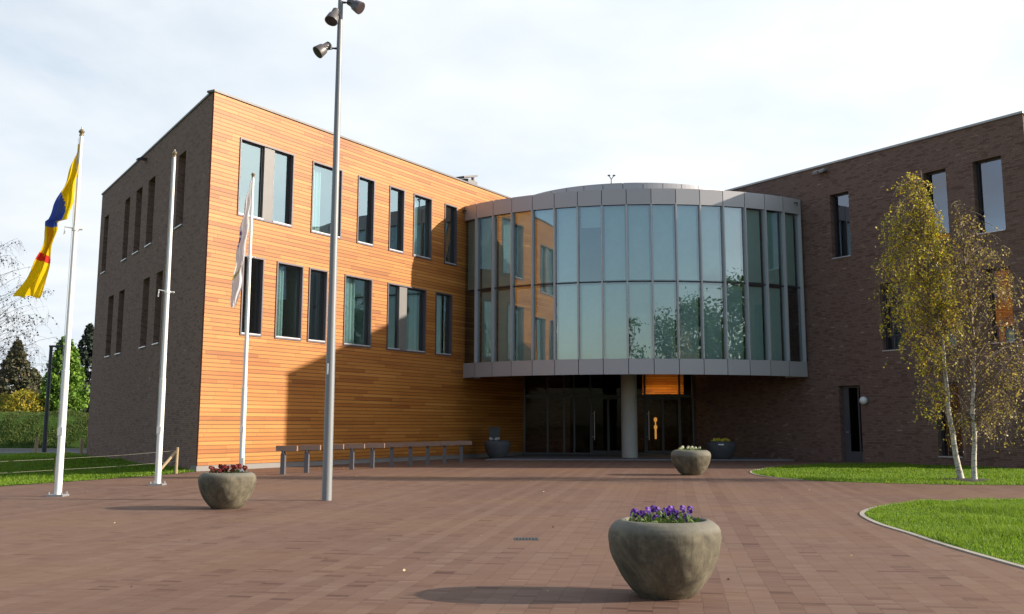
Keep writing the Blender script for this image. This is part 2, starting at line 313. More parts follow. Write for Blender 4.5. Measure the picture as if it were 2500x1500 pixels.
class MB:
    def __init__(s): s.v = []; s.f = []; s.mi = []; s.uv = []
    def poly(s, pts, uv=None, mi=0):
        i = len(s.v); s.v += [tuple(p) for p in pts]; s.f.append(tuple(range(i, i + len(pts)))); s.mi.append(mi)
        s.uv.append(uv if uv else [(p[0], p[1]) for p in pts]); return s
    def obox(s, c, ax, ay, az, mi=0):
        """box from centre and half-axis vectors"""
        c, ax, ay, az = map(Vector, (c, ax, ay, az))
        if ax.cross(ay).dot(az) < 0: ax = -ax
        k = [c + ax * x + ay * y + az * z for z in (-1, 1) for y in (-1, 1) for x in (-1, 1)]
        lx, ly, lz = ax.length * 2, ay.length * 2, az.length * 2
        for q, (a, b) in (((0, 2, 3, 1), (ly, lx)), ((4, 5, 7, 6), (lx, ly)), ((0, 1, 5, 4), (lx, lz)), ((2, 6, 7, 3), (lz, lx)), ((0, 4, 6, 2), (lz, ly)), ((1, 3, 7, 5), (ly, lz))):
            s.poly([k[j] for j in q], [(0, 0), (a, 0), (a, b), (0, b)], mi)
        return s
    def box(s, x0, x1, y0, y1, z0, z1, mi=0):
        return s.obox(((x0 + x1) / 2, (y0 + y1) / 2, (z0 + z1) / 2), ((x1 - x0) / 2, 0, 0), (0, (y1 - y0) / 2, 0), (0, 0, (z1 - z0) / 2), mi)
    def beam(s, a, b, w, h, up=(0, 0, 1), mi=0):
        a, b = Vector(a), Vector(b); d = b - a; u = Vector(up); sd = d.cross(u).normalized(); u2 = sd.cross(d).normalized()
        return s.obox((a + b) / 2, d / 2, sd * w / 2, u2 * h / 2, mi)
    def tube(s, pts, rad, n=10, cap=True, mi=0):
        pts = [Vector(p) for p in pts]
        if isinstance(rad, (int, float)): rad = [rad] * len(pts)
        prev = None; rings = []
        for i, p in enumerate(pts):
            d = (pts[min(i + 1, len(pts) - 1)] - pts[max(i - 1, 0)]).normalized()
            if prev is None:
                t = Vector((1, 0, 0)) if abs(d.x) < 0.9 else Vector((0, 1, 0)); a = d.cross(t).normalized()
            else: a = (prev - d * prev.dot(d)).normalized()
            prev = a; b = d.cross(a)
            rings.append(len(s.v))
            for k in range(n):
                an = 2 * math.pi * k / n; s.v.append(tuple(p + (a * math.cos(an) + b * math.sin(an)) * rad[i]))
        for i in range(len(pts) - 1):
            for k in range(n):
                q = (rings[i] + k, rings[i] + (k + 1) % n, rings[i + 1] + (k + 1) % n, rings[i + 1] + k)
                s.f.append(q); s.mi.append(mi); s.uv.append([(0, 0)] * 4)
        if cap:
            for r_, o in ((rings[0], -1), (rings[-1], 1)):
                q = tuple(range(r_, r_ + n)); s.f.append(q if o > 0 else q[::-1]); s.mi.append(mi); s.uv.append([(0, 0)] * n)
        return s
    def lathe(s, prof, c=(0, 0, 0), n=48, mi=0, wob=None):
        c = Vector(c); st = len(s.v)
        for i, (r, z) in enumerate(prof):
            for k in range(n):
                an = 2 * math.pi * k / n; rr = r * (wob(an, i) if wob else 1)
                s.v.append((c.x + rr * math.cos(an), c.y + rr * math.sin(an), c.z + z))
        for i in range(len(prof) - 1):
            for k in range(n):
                s.f.append((st + i * n + k, st + i * n + (k + 1) % n, st + (i + 1) * n + (k + 1) % n, st + (i + 1) * n + k)); s.mi.append(mi); s.uv.append([(0, 0)] * 4)
        return s
    def build(s, name, mats, parent=None, smooth=False, bevel=0.0, world=True):
        me = bpy.data.meshes.new(name)
        o0 = woff(parent) if world else Vector((0, 0, 0))
        me.from_pydata([(p[0] - o0.x, p[1] - o0.y, p[2] - o0.z) for p in s.v], [], s.f)
        mats = mats if isinstance(mats, (list, tuple)) else [mats]
        for mm in mats: me.materials.append(mm)
        me.polygons.foreach_set('material_index', s.mi)
        uvl = me.uv_layers.new(name='UVMap')
        uvl.data.foreach_set('uv', [x for f in s.uv for p in f for x in p])
        if smooth: me.polygons.foreach_set('use_smooth', [True] * len(s.f))
        me.update()
        o = bpy.data.objects.new(name, me); C.objects.link(o); o.parent = parent
        if smooth: me.set_sharp_from_angle(angle=R(40))
        if bevel:
            b = o.modifiers.new('bevel', 'BEVEL'); b.width = bevel; b.segments = 2; b.limit_method = 'ANGLE'
        return o

def np_mesh(name, verts, nper, mat, parent=None, tri=False):
    """many little separate faces, nper vertices each"""
    n = len(verts) // nper; o0 = np.array(woff(parent))
    me = bpy.data.meshes.new(name); me.vertices.add(len(verts)); me.vertices.foreach_set('co', (verts - o0).astype(np.float32).ravel())
    me.loops.add(len(verts)); me.loops.foreach_set('vertex_index', np.arange(len(verts), dtype=np.int32))
    me.polygons.add(n); me.polygons.foreach_set('loop_start', np.arange(0, n * nper, nper, dtype=np.int32))
    me.materials.append(mat); me.update(calc_edges=True)
    o = bpy.data.objects.new(name, me); C.objects.link(o); o.parent = parent; return o

def leaf_quads(P, size, flat=0.0, droop=0.0):
    """rhombic leaves at points P (n,3), random orientation"""
    n = len(P); d = npr.normal(size=(n, 3)); d[:, 2] = d[:, 2] * (1 - flat) - droop; d /= np.linalg.norm(d, axis=1)[:, None]
    t = npr.normal(size=(n, 3)); e = np.cross(d, t); e /= np.linalg.norm(e, axis=1)[:, None]
    sz = (size * npr.uniform(0.6, 1.35, n))[:, None]
    q = np.stack([P - d * sz * 0.5, P + e * sz * 0.32, P + d * sz * 0.5, P - e * sz * 0.32], 1)
    return q.reshape(-1, 3)

# ------------------------------------------------------------------ building frame data (metres, camera stands at 0,0)
A_, B_ = R(59.98), R(121.256)
WD = V(math.cos(A_), math.sin(A_), 0); WN = V(math.sin(A_), -math.cos(A_), 0)         # timber facade: along, outward
BD = V(math.cos(B_), math.sin(B_), 0); BN = V(-math.sin(B_), math.cos(B_), 0)         # brick walls: along, outward
O = V(-9.928, 34.243, 0); ZT = 12.43
B = V(14.209, 43.754, 0); ZW = 12.57
UP = V(0, 0, 1)
class Fr:
    def __init__(s, o, d, n): s.o, s.d, s.n = o, d, n
    def p(s, a, z, dep=0.0): return s.o + s.d * a + UP * z - s.n * dep
FW = Fr(O, WD, WN); FE = Fr(O - WN * 0.0, BD, BN); FB = Fr(B, BD, BN)

def wall(mb, fr, s0, s1, z0, z1, holes, rev, mi=0, rmi=None, uvo=(0, 0)):
    S = sorted({s0, s1, *[x for h in holes for x in h[:2]]}); Zs = sorted({z0, z1, *[x for h in holes for x in h[2:4]]})
    flip = fr.d.cross(UP).dot(fr.n) < 0
    def q(pts, mi_):
        P = [fr.p(*p) for p in pts]; uv = [(p[0] + (p[2] if len(p) > 2 else 0) + uvo[0], p[1] + (p[2] if len(p) > 2 else 0) * 0.3 + uvo[1]) for p in pts]
        if flip: P = P[::-1]; uv = uv[::-1]
        mb.poly(P, uv, mi_)
    for i in range(len(S) - 1):
        for j in range(len(Zs) - 1):
            ms, mz = (S[i] + S[i + 1]) / 2, (Zs[j] + Zs[j + 1]) / 2
            if any(h[0] < ms < h[1] and h[2] < mz < h[3] for h in holes): continue
            q([(S[i], Zs[j]), (S[i + 1], Zs[j]), (S[i + 1], Zs[j + 1]), (S[i], Zs[j + 1])], mi)
    r = mi if rmi is None else rmi
    for a, b, c, d in holes:
        q([(a, c), (a, d), (a, d, rev), (a, c, rev)], r); q([(b, d), (b, c), (b, c, rev), (b, d, rev)], r)
        q([(a, d), (b, d), (b, d, rev), (a, d, rev)], r); q([(b, c), (a, c), (a, c, rev), (b, c, rev)], r)

def fbar(mb, fr, a, b, z0, z1, d0, d1, mi=0):
    """box on a wall frame, spanning a..b along, z0..z1, depth d0..d1 behind the face"""
    c = fr.p((a + b) / 2, (z0 + z1) / 2, (d0 + d1) / 2)
    mb.obox(c, fr.d * (b - a) / 2, fr.n * (d1 - d0) / 2, UP * (z1 - z0) / 2, mi)

def rect_ring(mb, fr, a, b, z0, z1, w, d0, d1, mi=0):
    fbar(mb, fr, a, a + w, z0, z1, d0, d1, mi); fbar(mb, fr, b - w, b, z0, z1, d0, d1, mi)
    fbar(mb, fr, a + w, b - w, z1 - w, z1, d0, d1, mi); fbar(mb, fr, a + w, b - w, z0, z0 + w, d0, d1, mi)

def curtain(fr, a, b, z0, z1, dep, parent, mat):
    mb = MB(); n = max(6, int((b - a) / 0.035)); flip = fr.d.cross(UP).dot(fr.n) < 0
    ph = rnd.uniform(0, 6)
    pr_ = [fr.p(a + (b - a) * i / n, 0, dep + 0.05 * math.sin(ph + i * 1.15) + 0.02 * math.sin(i * 0.37)) for i in range(n + 1)]
    for i in range(n):
        q = [pr_[i] + UP * z0, pr_[i + 1] + UP * z0, pr_[i + 1] + UP * z1, pr_[i] + UP * z1]
        mb.poly(q[::-1] if flip else q)
    return mb.build('curtain', mat, parent, smooth=True)

def clad_window(root, fr, a, b, z0, z1, panel=None, curt=None):
    """trimmed window of the timber facade, optional grey panel between two lights"""
    t = MB(); rect_ring(t, fr, a - 0.02, b + 0.02, z0 - 0.02, z1 + 0.02, 0.055, -0.035, 0.10)
    w = t.build('window', M_frame, root)
    lights = [(a + 0.035, b - 0.035)]
    if panel: lights = [(a + 0.035, panel[0]), (panel[1], b - 0.035)]
    f = MB()
    for (p, q) in lights: rect_ring(f, fr, p, q, z0 + 0.035, z1 - 0.035, 0.05, 0.10, 0.16)
    f.build('frame', M_dframe, w)
    for (p, q) in lights:
        g = MB(); g.poly([fr.p(p + 0.05, z0 + 0.085, 0.13), fr.p(q - 0.05, z0 + 0.085, 0.13), fr.p(q - 0.05, z1 - 0.085, 0.13), fr.p(p + 0.05, z1 - 0.085, 0.13)])
        g.build('pane', M_glass, w)
        k = MB(); fbar(k, fr, p, q, z0 + 0.036, z0 + 0.075, -0.03, 0.099); k.build('sill', M_sill, w)
    if panel:
        k = MB(); fbar(k, fr, panel[0], panel[1], z0 + 0.036, z1 - 0.036, 0.02, 0.17); k.build('panel', M_panelgrey, w)
    for c in (curt or []): curtain(fr, c[0], c[1], z0 + 0.05, z1 - 0.05, 0.42, w, M_curt)
    return w

def brick_window(root, fr, a, b, z0, z1, dep=0.2, bar=None, tilt=0.0, gm=None):
    f = MB(); rect_ring(f, fr, a, b, z0, z1, 0.07, dep, dep + 0.08)
    if bar: fbar(f, fr, a + 0.07, b - 0.07, bar - 0.03, bar + 0.03, dep + 0.005, dep + 0.075)
    w = f.build('window', M_dframe, root)
    g = MB(); tl = math.tan(R(tilt)) * (b - a - 0.14) / 2
    pts = [fr.p(a + 0.07, z0 + 0.07, dep + 0.04 + tl), fr.p(b - 0.07, z0 + 0.07, dep + 0.04 - tl), fr.p(b - 0.07, z1 - 0.07, dep + 0.04 - tl), fr.p(a + 0.07, z1 - 0.07, dep + 0.04 + tl)]
    g.poly(pts[::-1]); g.build('pane', gm or M_glass, w)
    k = MB(); fbar(k, fr, a + 0.01, b - 0.01, z0 + 0.003, z0 + 0.045, -0.05, dep + 0.01); k.build('sill', M_sill, w)
    return w

Z0L, Z1L, Z0U, Z1U = 4.45, 7.135, 8.475, 11.15
# ------------------------------------------------------------------ ground
mb = MB(); mb.poly([(-1500, -1500, -0.4), (1500, -1500, -0.4), (1500, 2500, -0.4), (-1500, 2500, -0.4)])
tag(mb.build('ground', M_earth), kind='structure')
# plaza edge on the left follows the lawn
LEDGE = [(-13.6, 8.0), (-13.2, 20.0), (-12.5, 25.2), (-11.95, 26.9), (-11.3, 28.6), (-10.75, 30.3), (-10.3, 31.8), (-10.05, 33.2), (-9.95, 34.1)]
mb = MB(); mb.poly([(x, y, 0) for x, y in [(-13.6, -60), (70, -60), (70, 62), (-9.95 + 14, 62)] + LEDGE[::-1]])
tag(mb.build('paving', M_pave), kind='structure')
def sheet(name, outline, z, mat, step=0.5):
    import bmesh
    bm = bmesh.new(); vs_ = [bm.verts.new((x, y, z)) for x, y in outline]; f = bm.faces.new(vs_); f.normal_update()
    if f.normal.z < 0: f.normal_flip()
    r = bmesh.ops.extrude_face_region(bm, geom=[f]); 
    for e in r['geom']:
        if isinstance(e, bmesh.types.BMVert): e.co.z -= 0.12
    bm.normal_update()
    me = bpy.data.meshes.new(name); bm.to_mesh(me); bm.free(); me.materials.append(mat)
    o = bpy.data.objects.new(name, me); C.objects.link(o); return tag(o, kind='structure')
def smooth_line(pts, n=6):
    P = [Vector((p[0], p[1], 0)) for p in pts]; out = []
    for i in range(len(P) - 1):
        p0 = P[max(i - 1, 0)]; p1 = P[i]; p2 = P[i + 1]; p3 = P[min(i + 2, len(P) - 1)]
        for k in range(n):
            t = k / n; out.append(0.5 * ((2 * p1) + (p2 - p0) * t + (2 * p0 - 5 * p1 + 4 * p2 - p3) * t * t + (3 * p1 - p0 - 3 * p2 + p3) * t ** 3))
    out.append(P[-1]); return [(v.x, v.y) for v in out]
LL = smooth_line(LEDGE, 4)
lawnL = LL + [(-9.93 - 9.8, 50.6), (-22.2, 54.0), (-60, 54.0), (-60, 8)]
def zlawn(X, Y):
    ex = np.interp(Y, [p[1] for p in LL], [p[0] for p in LL]); ex = np.where(Y > 34.2, ex - (Y - 34.2) * 0.6, ex)
    fade = np.clip((53.5 - Y) / 12, 0, 1); return 0.008 - np.clip((ex - X) * 0.042, 0, 0.30) * fade
mb = MB(); ys = np.concatenate([np.linspace(8, 34.2, 42), np.linspace(35, 54.0, 22)]); ts = [0, 0.5, 1, 2, 3.5, 5, 7, 9, 12, 18, 30, 46]
gr_ = []
for y in ys:
    ex = float(np.interp(y, [p[1] for p in LL], [p[0] for p in LL])) - max(0, y - 34.2) * 0.6
    gr_.append([(ex - t_, y, float(zlawn(np.array(ex - t_), np.array(y)))) for t_ in ts])
for i in range(len(ys) - 1):
    for j in range(len(ts) - 1): mb.poly([gr_[i][j + 1], gr_[i][j], gr_[i + 1][j], gr_[i + 1][j + 1]])
tag(mb.build('lawn', M_lawn, smooth=True), kind='structure')
EA = smooth_line([(30, 27.2), (16, 27.2), (12.89, 27.4), (10.8, 27.75), (9.3, 28.5), (8.2, 29.5), (7.6, 31.0), (7.42, 32.8), (7.75, 35.0), (8.6, 37.0), (10.0, 39.2), (12.0, 41.6)], 5)
lawnA = EA + [(14.9, 42.35), (18.3, 36.7), (30, 43)]
sheet('lawn', lawnA, 0.006, M_lawn)
EB = smooth_line([(5.3, 5.5), (5.47, 10.0), (5.49, 12.7), (5.52, 14.0), (5.6, 15.3), (5.64, 16.5), (5.78, 17.6), (5.98, 18.5), (6.32, 19.3), (6.85, 20.15), (7.7, 21.05), (8.7, 21.65), (10.4, 22.15), (16, 22.9), (30, 23.2)], 5)
lawnB = EB + [(30, 5.5)]
sheet('lawn', lawnB, 0.006, M_lawn)
def kerb(line, w, z, closed=False):
    mb = MB()
    P = [Vector((x, y, 0)) for x, y in line]; nrm = []
    for i in range(len(P)):
        d = (P[min(i + 1, len(P) - 1)] - P[max(i - 1, 0)]).normalized(); nrm.append(Vector((-d.y, d.x, 0)))
    for i in range(len(P) - 1):
        a0, a1, b0, b1 = P[i], P[i] + nrm[i] * w, P[i + 1], P[i + 1] + nrm[i + 1] * w
        zt = UP * z; zb = UP * -0.05
        mb.poly([a0 + zt, b0 + zt, b1 + zt, a1 + zt]); mb.poly([a1 + zt, b1 + zt, b1 + zb, a1 + zb]); mb.poly([a0 + zb, b0 + zb, b0 + zt, a0 + zt])
    return tag(mb.build('kerb', M_kerb), kind='structure')
kerb(EB[5:], 0.075, 0.014); kerb(EA[26:48], 0.06, 0.014)
mb = MB(); mb.poly([(-60, 54.3, -0.02), (-20.6, 54.3, -0.02), (-20.6, 62.2, -0.02), (-60, 62.2, -0.02)]); tag(mb.build('road', M_asph), kind='structure')
mb = MB(); mb.box(-60, -20.6, 54.02, 54.28, -0.06, 0.05); tag(mb.build('kerb', M_kerb), kind='structure')
mb = MB(); mb.box(-60, -20.6, 62.22, 62.4, -0.06, 0.06); tag(mb.build('kerb', M_kerb), kind='structure')
# embankment beyond the road
mb = MB(); xs = np.arange(-75, 10.1, 0.8); prof = [(62.4, -0.05), (62.7, 0.12), (63.6, 0.85), (64.6, 1.6), (65.4, 1.98), (66.6, 2.1), (72, 2.15), (84, 2.0), (110, 1.6), (130, -0.1)]
gv = [[(x, y + 0.25 * math.sin(x * 0.7) * (j > 0), z + (0.05 * math.sin(x * 1.7 + j) + 0.05 * rnd.uniform(-1, 1)) * (0 < j < 9)) for j, (y, z) in enumerate(prof)] for x in xs]
for i in range(len(xs) - 1):
    for j in range(len(prof) - 1): mb.poly([gv[i][j], gv[i + 1][j], gv[i + 1][j + 1], gv[i][j + 1]])
tag(mb.build('embankment', M_bank, smooth=True), kind='structure')

def inside(poly, X, Y):
    r = np.zeros(len(X), bool); n = len(poly); j = n - 1
    for i in range(n):
        xi, yi = poly[i]; xj, yj = poly[j]
        c = ((yi > Y) != (yj > Y)) & (X < (xj - xi) * (Y - yi) / (yj - yi + 1e-12) + xi); r ^= c; j = i
    return r
def blades(name, label, poly, box, n, h, w, z, mat, zf=None):
    X = npr.uniform(box[0], box[1], n); Y = npr.uniform(box[2], box[3], n)
    if poly is not None:
        k = inside(poly, X, Y); X = X[k]; Y = Y[k]
    n = len(X); Zb = np.full(n, z) if zf is None else zf(X, Y)
    cl = 0.65 + 0.5 * np.sin(X * 1.9 + 1.3 * np.sin(Y * 1.1)) * np.sin(Y * 1.6 + np.sin(X * 2.3)) + npr.uniform(-0.25, 0.25, n)
    tf = np.clip(np.sin(X * 0.83 + 2.1 * np.sin(Y * 0.47)) + np.sin(Y * 1.07 + 1.7 * np.sin(X * 0.61 + 1)) - 1.05, 0, 1); hh = h * np.clip(cl + tf * 1.3, 0.3, 2.3); an = npr.uniform(0, 2 * math.pi, n); lean = npr.normal(0, 0.45, (n, 2)) * hh[:, None]
    dx, dy = np.cos(an) * w / 2, np.sin(an) * w / 2
    q = np.stack([np.stack([X - dx, Y - dy, Zb], 1), np.stack([X + dx, Y + dy, Zb], 1), np.stack([X + lean[:, 0], Y + lean[:, 1], Zb + hh], 1)], 1).reshape(-1, 3)
    return tag(np_mesh(name, q, 3, mat), label, 'grass', kind='stuff')
blades('grass', 'bright sunlit grass of the near lawn at the right', [(x + 0.03, y) for x, y in lawnB], (5.4, 12.5, 9.5, 23.3), 150000, 0.075, 0.016, 0.0, M_blade)
blades('grass', 'sunlit grass of the lawn round the birches', [(x, y) for x, y in lawnA], (7.3, 19.0, 27.1, 43), 60000, 0.07, 0.03, 0.0, M_blade)
blades('grass', 'grass of the lawn beside the brick end wall', lawnL, (-24, -9.9, 22, 54), 70000, 0.08, 0.035, 0.02, M_blade, zlawn)
blades('grass', 'rough grass on the embankment beyond the road', None, (-36, -18, 62.5, 67.0), 42000, 0.16, 0.06, 0.0, M_blade2, lambda X, Y: np.interp(Y - 0.25 * np.sin(X * 0.7), [p[0] for p in prof], [p[1] for p in prof]) - 0.03)

# entrance slab
mb = MB(); mb.poly([(-1.1, 45.3, 0.05), (11.9, 45.6, 0.05), (8.9, 52.6, 0.05), (0.6, 52.6, 0.05)]); mb.poly([(-1.1, 45.3, -0.02), (11.9, 45.6, -0.02), (11.9, 45.6, 0.05), (-1.1, 45.3, 0.05)])
tag(mb.build('entrance_pavement', M_slab), kind='structure')

# ------------------------------------------------------------------ left building: timber facade, brick end
LB = thing('office_building', O, 'three storey block with sunlit orange timber facade and dark brick end wall', 'building')
W_UP = [(1.28, 3.97), (5.03, 6.72), (7.74, 8.76), (9.81, 10.81), (11.52, 12.84), (13.89, 14.84)]
W_LO = [(1.63, 2.62), (3.31, 4.66), (5.02, 6.02), (7.07, 8.74), (9.81, 12.50), (13.27, 14.52)]
holes = [(a, b, Z0U, Z1U) for a, b in W_UP] + [(a, b, Z0L, Z1L) for a, b in W_LO]
mb = MB(); wall(mb, FW, 0, 21.1, 0.18, ZT, holes, 0.12); mb.build('timber_cladding', M_wood, LB)
mb = MB(); fbar(mb, FW, 0.0, 21.1, 0, 0.178, 0.03, 0.3); mb.build('plinth', M_plinth, LB)
mb = MB(); mb.poly([FW.p(-0.003, 0.18, 0), FW.p(-0.003, ZT, 0), FW.p(-0.003, ZT, 0.07), FW.p(-0.003, 0.18, 0.07)]); mb.build('cladding_edge', M_woodend, LB)
EU = [(3.18, 4.26), (7.83, 8.96), (10.08, 11.2), (12.4, 13.42), (17.03, 18.07)]
EL = [(5.75, 6.75), (7.86, 8.95), (12.48, 13.6), (14.74, 15.88)]
FE = Fr(O - WN * 0.07, BD, BN)
holes = [(a, b, Z0U - 0.05, Z1U) for a, b in EU] + [(a, b, Z0L - 0.05, Z1L) for a, b in EL]
mb = MB(); wall(mb, FE, 0, 19.02, 0, ZT, holes, 0.34)
Q0, Q1 = FW.p(26, 0), FE.p(19.02, 0)
Q2 = Q1 + WD * 26
for a, b in ((Q1, Q0),): mb.poly([a, b, b + UP * ZT, a + UP * ZT], [(0, 0), (20, 0), (20, ZT), (0, ZT)])
mb.build('brick_wall', M_brick, LB)
for a, b in W_UP:
    i = W_UP.index((a, b))
    clad_window(LB, FW, a, b, Z0U, Z1U, (2.5, 3.01) if i == 0 else None, {1: [(5.1, 6.0)], 4: [(11.6, 12.35)]}.get(i))
for a, b in W_LO:
    i = W_LO.index((a, b))
    clad_window(LB, FW, a, b, Z0L, Z1L, (10.65, 11.17) if i == 4 else None, {1: [(3.38, 4.2)], 2: [(5.1, 5.45)], 3: [(7.15, 8.15)], 4: [(9.9, 10.3), (11.9, 12.4)], 5: [(14.0, 14.4)]}.get(i))
for a, b in EU: brick_window(LB, FE, a, b, Z0U - 0.05, Z1U, 0.26)
for a, b in EL: brick_window(LB, FE, a, b, Z0L - 0.05, Z1L, 0.26)
mb = MB(); fbar(mb, FW, -0.05, 21.1, ZT, ZT + 0.07, -0.05, 0.3); mb.build('coping', M_coping2, LB)
mb = MB(); fbar(mb, FE, 0.32, 19.07, ZT, ZT + 0.07, -0.04, 0.3); mb.build('coping', M_coping2, LB)
mb = MB(); mb.poly([O + UP * 12.0 - WN * 0.1 - BN * 0.1, Q0 + UP * 12.0, Q1 + UP * 12.0 - BN * 0.1]); mb.build('roof', M_roof, LB)
mb = MB()
for z in (4.0, 4.15, 7.7, 7.85): mb.poly([O + UP * z - WN * 0.2 - BN * 0.4 + WD * 0.3, Q0 + UP * z - WN * 0.2 - WD * 0.5, Q1 + UP * z - BN * 0.4])
for s_ in (4.85, 9.3, 13.3): fbar(mb, FW, s_ - 0.05, s_ + 0.05, 4.15, 12.0, 0.2, 5.0)
fbar(mb, FW, 3.5, 21.0, 4.15, 12.0, 4.9, 5.0)
mb.build('interior_partition', M_int, LB)

# solar collector on the roof
SC = thing('solar_collector', FW.p(17.4, 12.0, 1.2), 'small grey panel unit standing on the roof behind the timber facade parapet', 'roof unit')
mb = MB(); c = FW.p(17.55, 13.0, 1.2); mb.obox(c - UP * 0.06, WD * 0.42, (WN * -0.35 + UP * 0.02), UP * 0.12); mb.build('housing', M_panelgrey, SC)
mb = MB(); c = FW.p(17.3, 13.28, 1.2); t_ = (WD * 0.9 + UP * 0.22).normalized(); mb.obox(c - UP * 0.1, t_ * 0.62, WN * -0.4, t_.cross(WN) * 0.045); mb.build('panel', M_coping2, SC)
mb = MB(); mb.tube([FW.p(18.1, 13.1, 1.2), FW.p(18.12, 13.42, 1.2)], 0.09, 10); mb.build('vent_pipe', M_panelgrey, SC)
for s_ in (16.95, 17.85):
    mb = MB(); mb.tube([FW.p(s_, 12.0, 1.2), FW.p(s_, 12.9, 1.2)], 0.04, 8); mb.build('leg', M_panelgrey, SC)

# ------------------------------------------------------------------ right wing
RB = thing('brick_wing', B, 'dark brown brick wing with tall recessed windows and a door behind the birches', 'building')
R_UP = [(0.12, 1.14), (-4.62, -3.62), (-6.96, -5.78)]
R_LO = [(-2.40, -1.24), (-4.65, -3.75), (-7.0, -6.0)]
GW = [(-4.62, -3.58)]
DO = (0.0, 1.12)
holes = [(a, b, Z0U - 0.03, Z1U + 0.08) for a, b in R_UP] + [(a, b, Z0L - 0.05, Z1L) for a, b in R_LO] + [(a, b, 0.3, 3.1) for a, b in GW] + [(DO[0], DO[1], 0.02, 3.10)]
mb = MB(); wall(mb, FB, -7.92, 10.25, 0, ZW, holes, 0.32, uvo=(40, 0))
RC0 = FB.p(-7.92, 0); EN = V(-BN.x, -BN.y, 0); RC1 = RC0 + EN * 16; RC2 = FB.p(16, 0) + EN * 16
for a, b in ((RC0, RC1), (RC1, RC2), (RC2, FB.p(16, 0))): mb.poly([a, b, b + UP * ZW, a + UP * ZW], [(0, 0), (16, 0), (16, ZW), (0, ZW)])
mb.build('brick_wall', M_brick2, RB)
for a, b in R_UP: brick_window(RB, FB, a, b, Z0U - 0.03, Z1U + 0.08, 0.22, gm=M_wglass)
for (a, b), tl_ in zip(R_LO, (-1.55, 1.3, 1.4)): brick_window(RB, FB, a, b, Z0L - 0.05, Z1L, 0.22, 5.0, tl_, M_wglass)
for a, b in GW: brick_window(RB, FB, a, b, 0.3, 3.1, 0.22, gm=M_wglass)
f = MB(); rect_ring(f, FB, DO[0], DO[1], 0.02, 3.10, 0.09, 0.22, 0.30); fbar(f, FB, DO[0] + 0.26, DO[0] + 0.33, 0.11, 3.01, 0.22, 0.29); fbar(f, FB, DO[0] + 0.09, DO[1] - 0.09, 0.11, 0.42, 0.225, 0.285)
fbar(f, FB, DO[1] - 0.32, DO[1] - 0.09, 0.42, 3.01, 0.225, 0.285)
dr = f.build('door', plain('door frame grey', (0.075, 0.073, 0.08), 0.45), RB)
g = MB(); g.poly([FB.p(DO[1] - 0.32, 0.42, 0.26), FB.p(DO[0] + 0.09, 0.42, 0.26), FB.p(DO[0] + 0.09, 3.01, 0.26), FB.p(DO[1] - 0.32, 3.01, 0.26)]); g.build('pane', M_eglass, dr)
k = MB(); k.tube([FB.p(0.93, 1.2, 0.2), FB.p(0.93, 1.2, 0.12), FB.p(0.80, 1.2, 0.12)], 0.014, 8); k.build('handle', M_sill, dr)
mb = MB(); fbar(mb, FB, -7.97, 10.25, ZW, ZW + 0.08, -0.06, 0.3); mb.beam(RC0 + UP * (ZW + 0.04) - BD * 0.02 + EN * 0.3, RC1 + UP * (ZW + 0.04) - BD * 0.02, 0.3, 0.08); mb.build('coping', M_coping, RB)
mb = MB(); mb.poly([RC0 + UP * 12.1, RC1 + UP * 12.1, RC2 + UP * 12.1, FB.p(16, 12.1)]); mb.build('roof', M_roof, RB)
mb = MB()
for z in (4.0, 4.15, 7.7, 7.85): mb.poly([FB.p(-7.6, z, 0.4), FB.p(10, z, 0.4), FB.p(10, z, 8), FB.p(-7.6, z, 8)])
fbar(mb, FB, -7.6, 10, 0.0, 12.0, 4.9, 5.0)
for s_ in (-5.2, -0.6, 3): fbar(mb, FB, s_ - 0.05, s_ + 0.05, 0.0, 12.0, 0.4, 4.9)
mb.build('interior_partition', M_intdark, RB)

# ------------------------------------------------------------------ rotunda
CX, CY, RR = 6.122, 54.694, 10.749; T0, DT = 219.067, 5.494
def cp(th, r, z): return V(CX + r * math.cos(R(th)), CY + r * math.sin(R(th)), z)
RO = thing('glass_rotunda', (CX, CY, 0), 'round grey metal and glass drum raised over the entrance between the two wings', 'building')
ths = [T0 + i * DT for i in range(17)]
ZG0, ZG1, ZTR = 4.17, 10.645, 7.39
def fascia(name, z0, z1, r):
    mb = MB()
    for i in range(16):
        e = 0.075; a, b = ths[i] + e, ths[i + 1] - e
        if i == 0: a = T0 - 0.55
        if i == 15: b = ths[16] + 0.55
        P = [cp(a, r, z0), cp(b, r, z0), cp(b, r, z1), cp(a, r, z1)]; I = [cp(a, r - 0.05, z0), cp(b, r - 0.05, z0), cp(b, r - 0.05, z1), cp(a, r - 0.05, z1)]
        mb.poly(P); mb.poly([P[3], P[2], I[2], I[3]]); mb.poly([P[1], P[0], I[0], I[1]]); mb.poly([P[0], P[3], I[3], I[0]]); mb.poly([P[2], P[1], I[1], I[2]])
    for i in range(16): mb.poly([cp(ths[i], r - 0.06, z0 + 0.01), cp(ths[i + 1], r - 0.06, z0 + 0.01), cp(ths[i + 1], r - 0.06, z1 - 0.01), cp(ths[i], r - 0.06, z1 - 0.01)], mi=1)
    # returns to the walls
    for th, sgn in ((T0 - 0.55, -1), (ths[16] + 0.55, 1)):
        a, b = cp(th, r - 0.003, z0), cp(th, r - 1.2, z0); d_ = UP * (z1 - z0)
        q = [a, b, b + d_, a + d_]; mb.poly(q)
    return mb.build(name, [M_alu, M_dark], RO)
fascia('lower_fascia', 3.53, ZG0, RR + 0.12); fascia('upper_fascia', ZG1, 11.32, RR + 0.10)
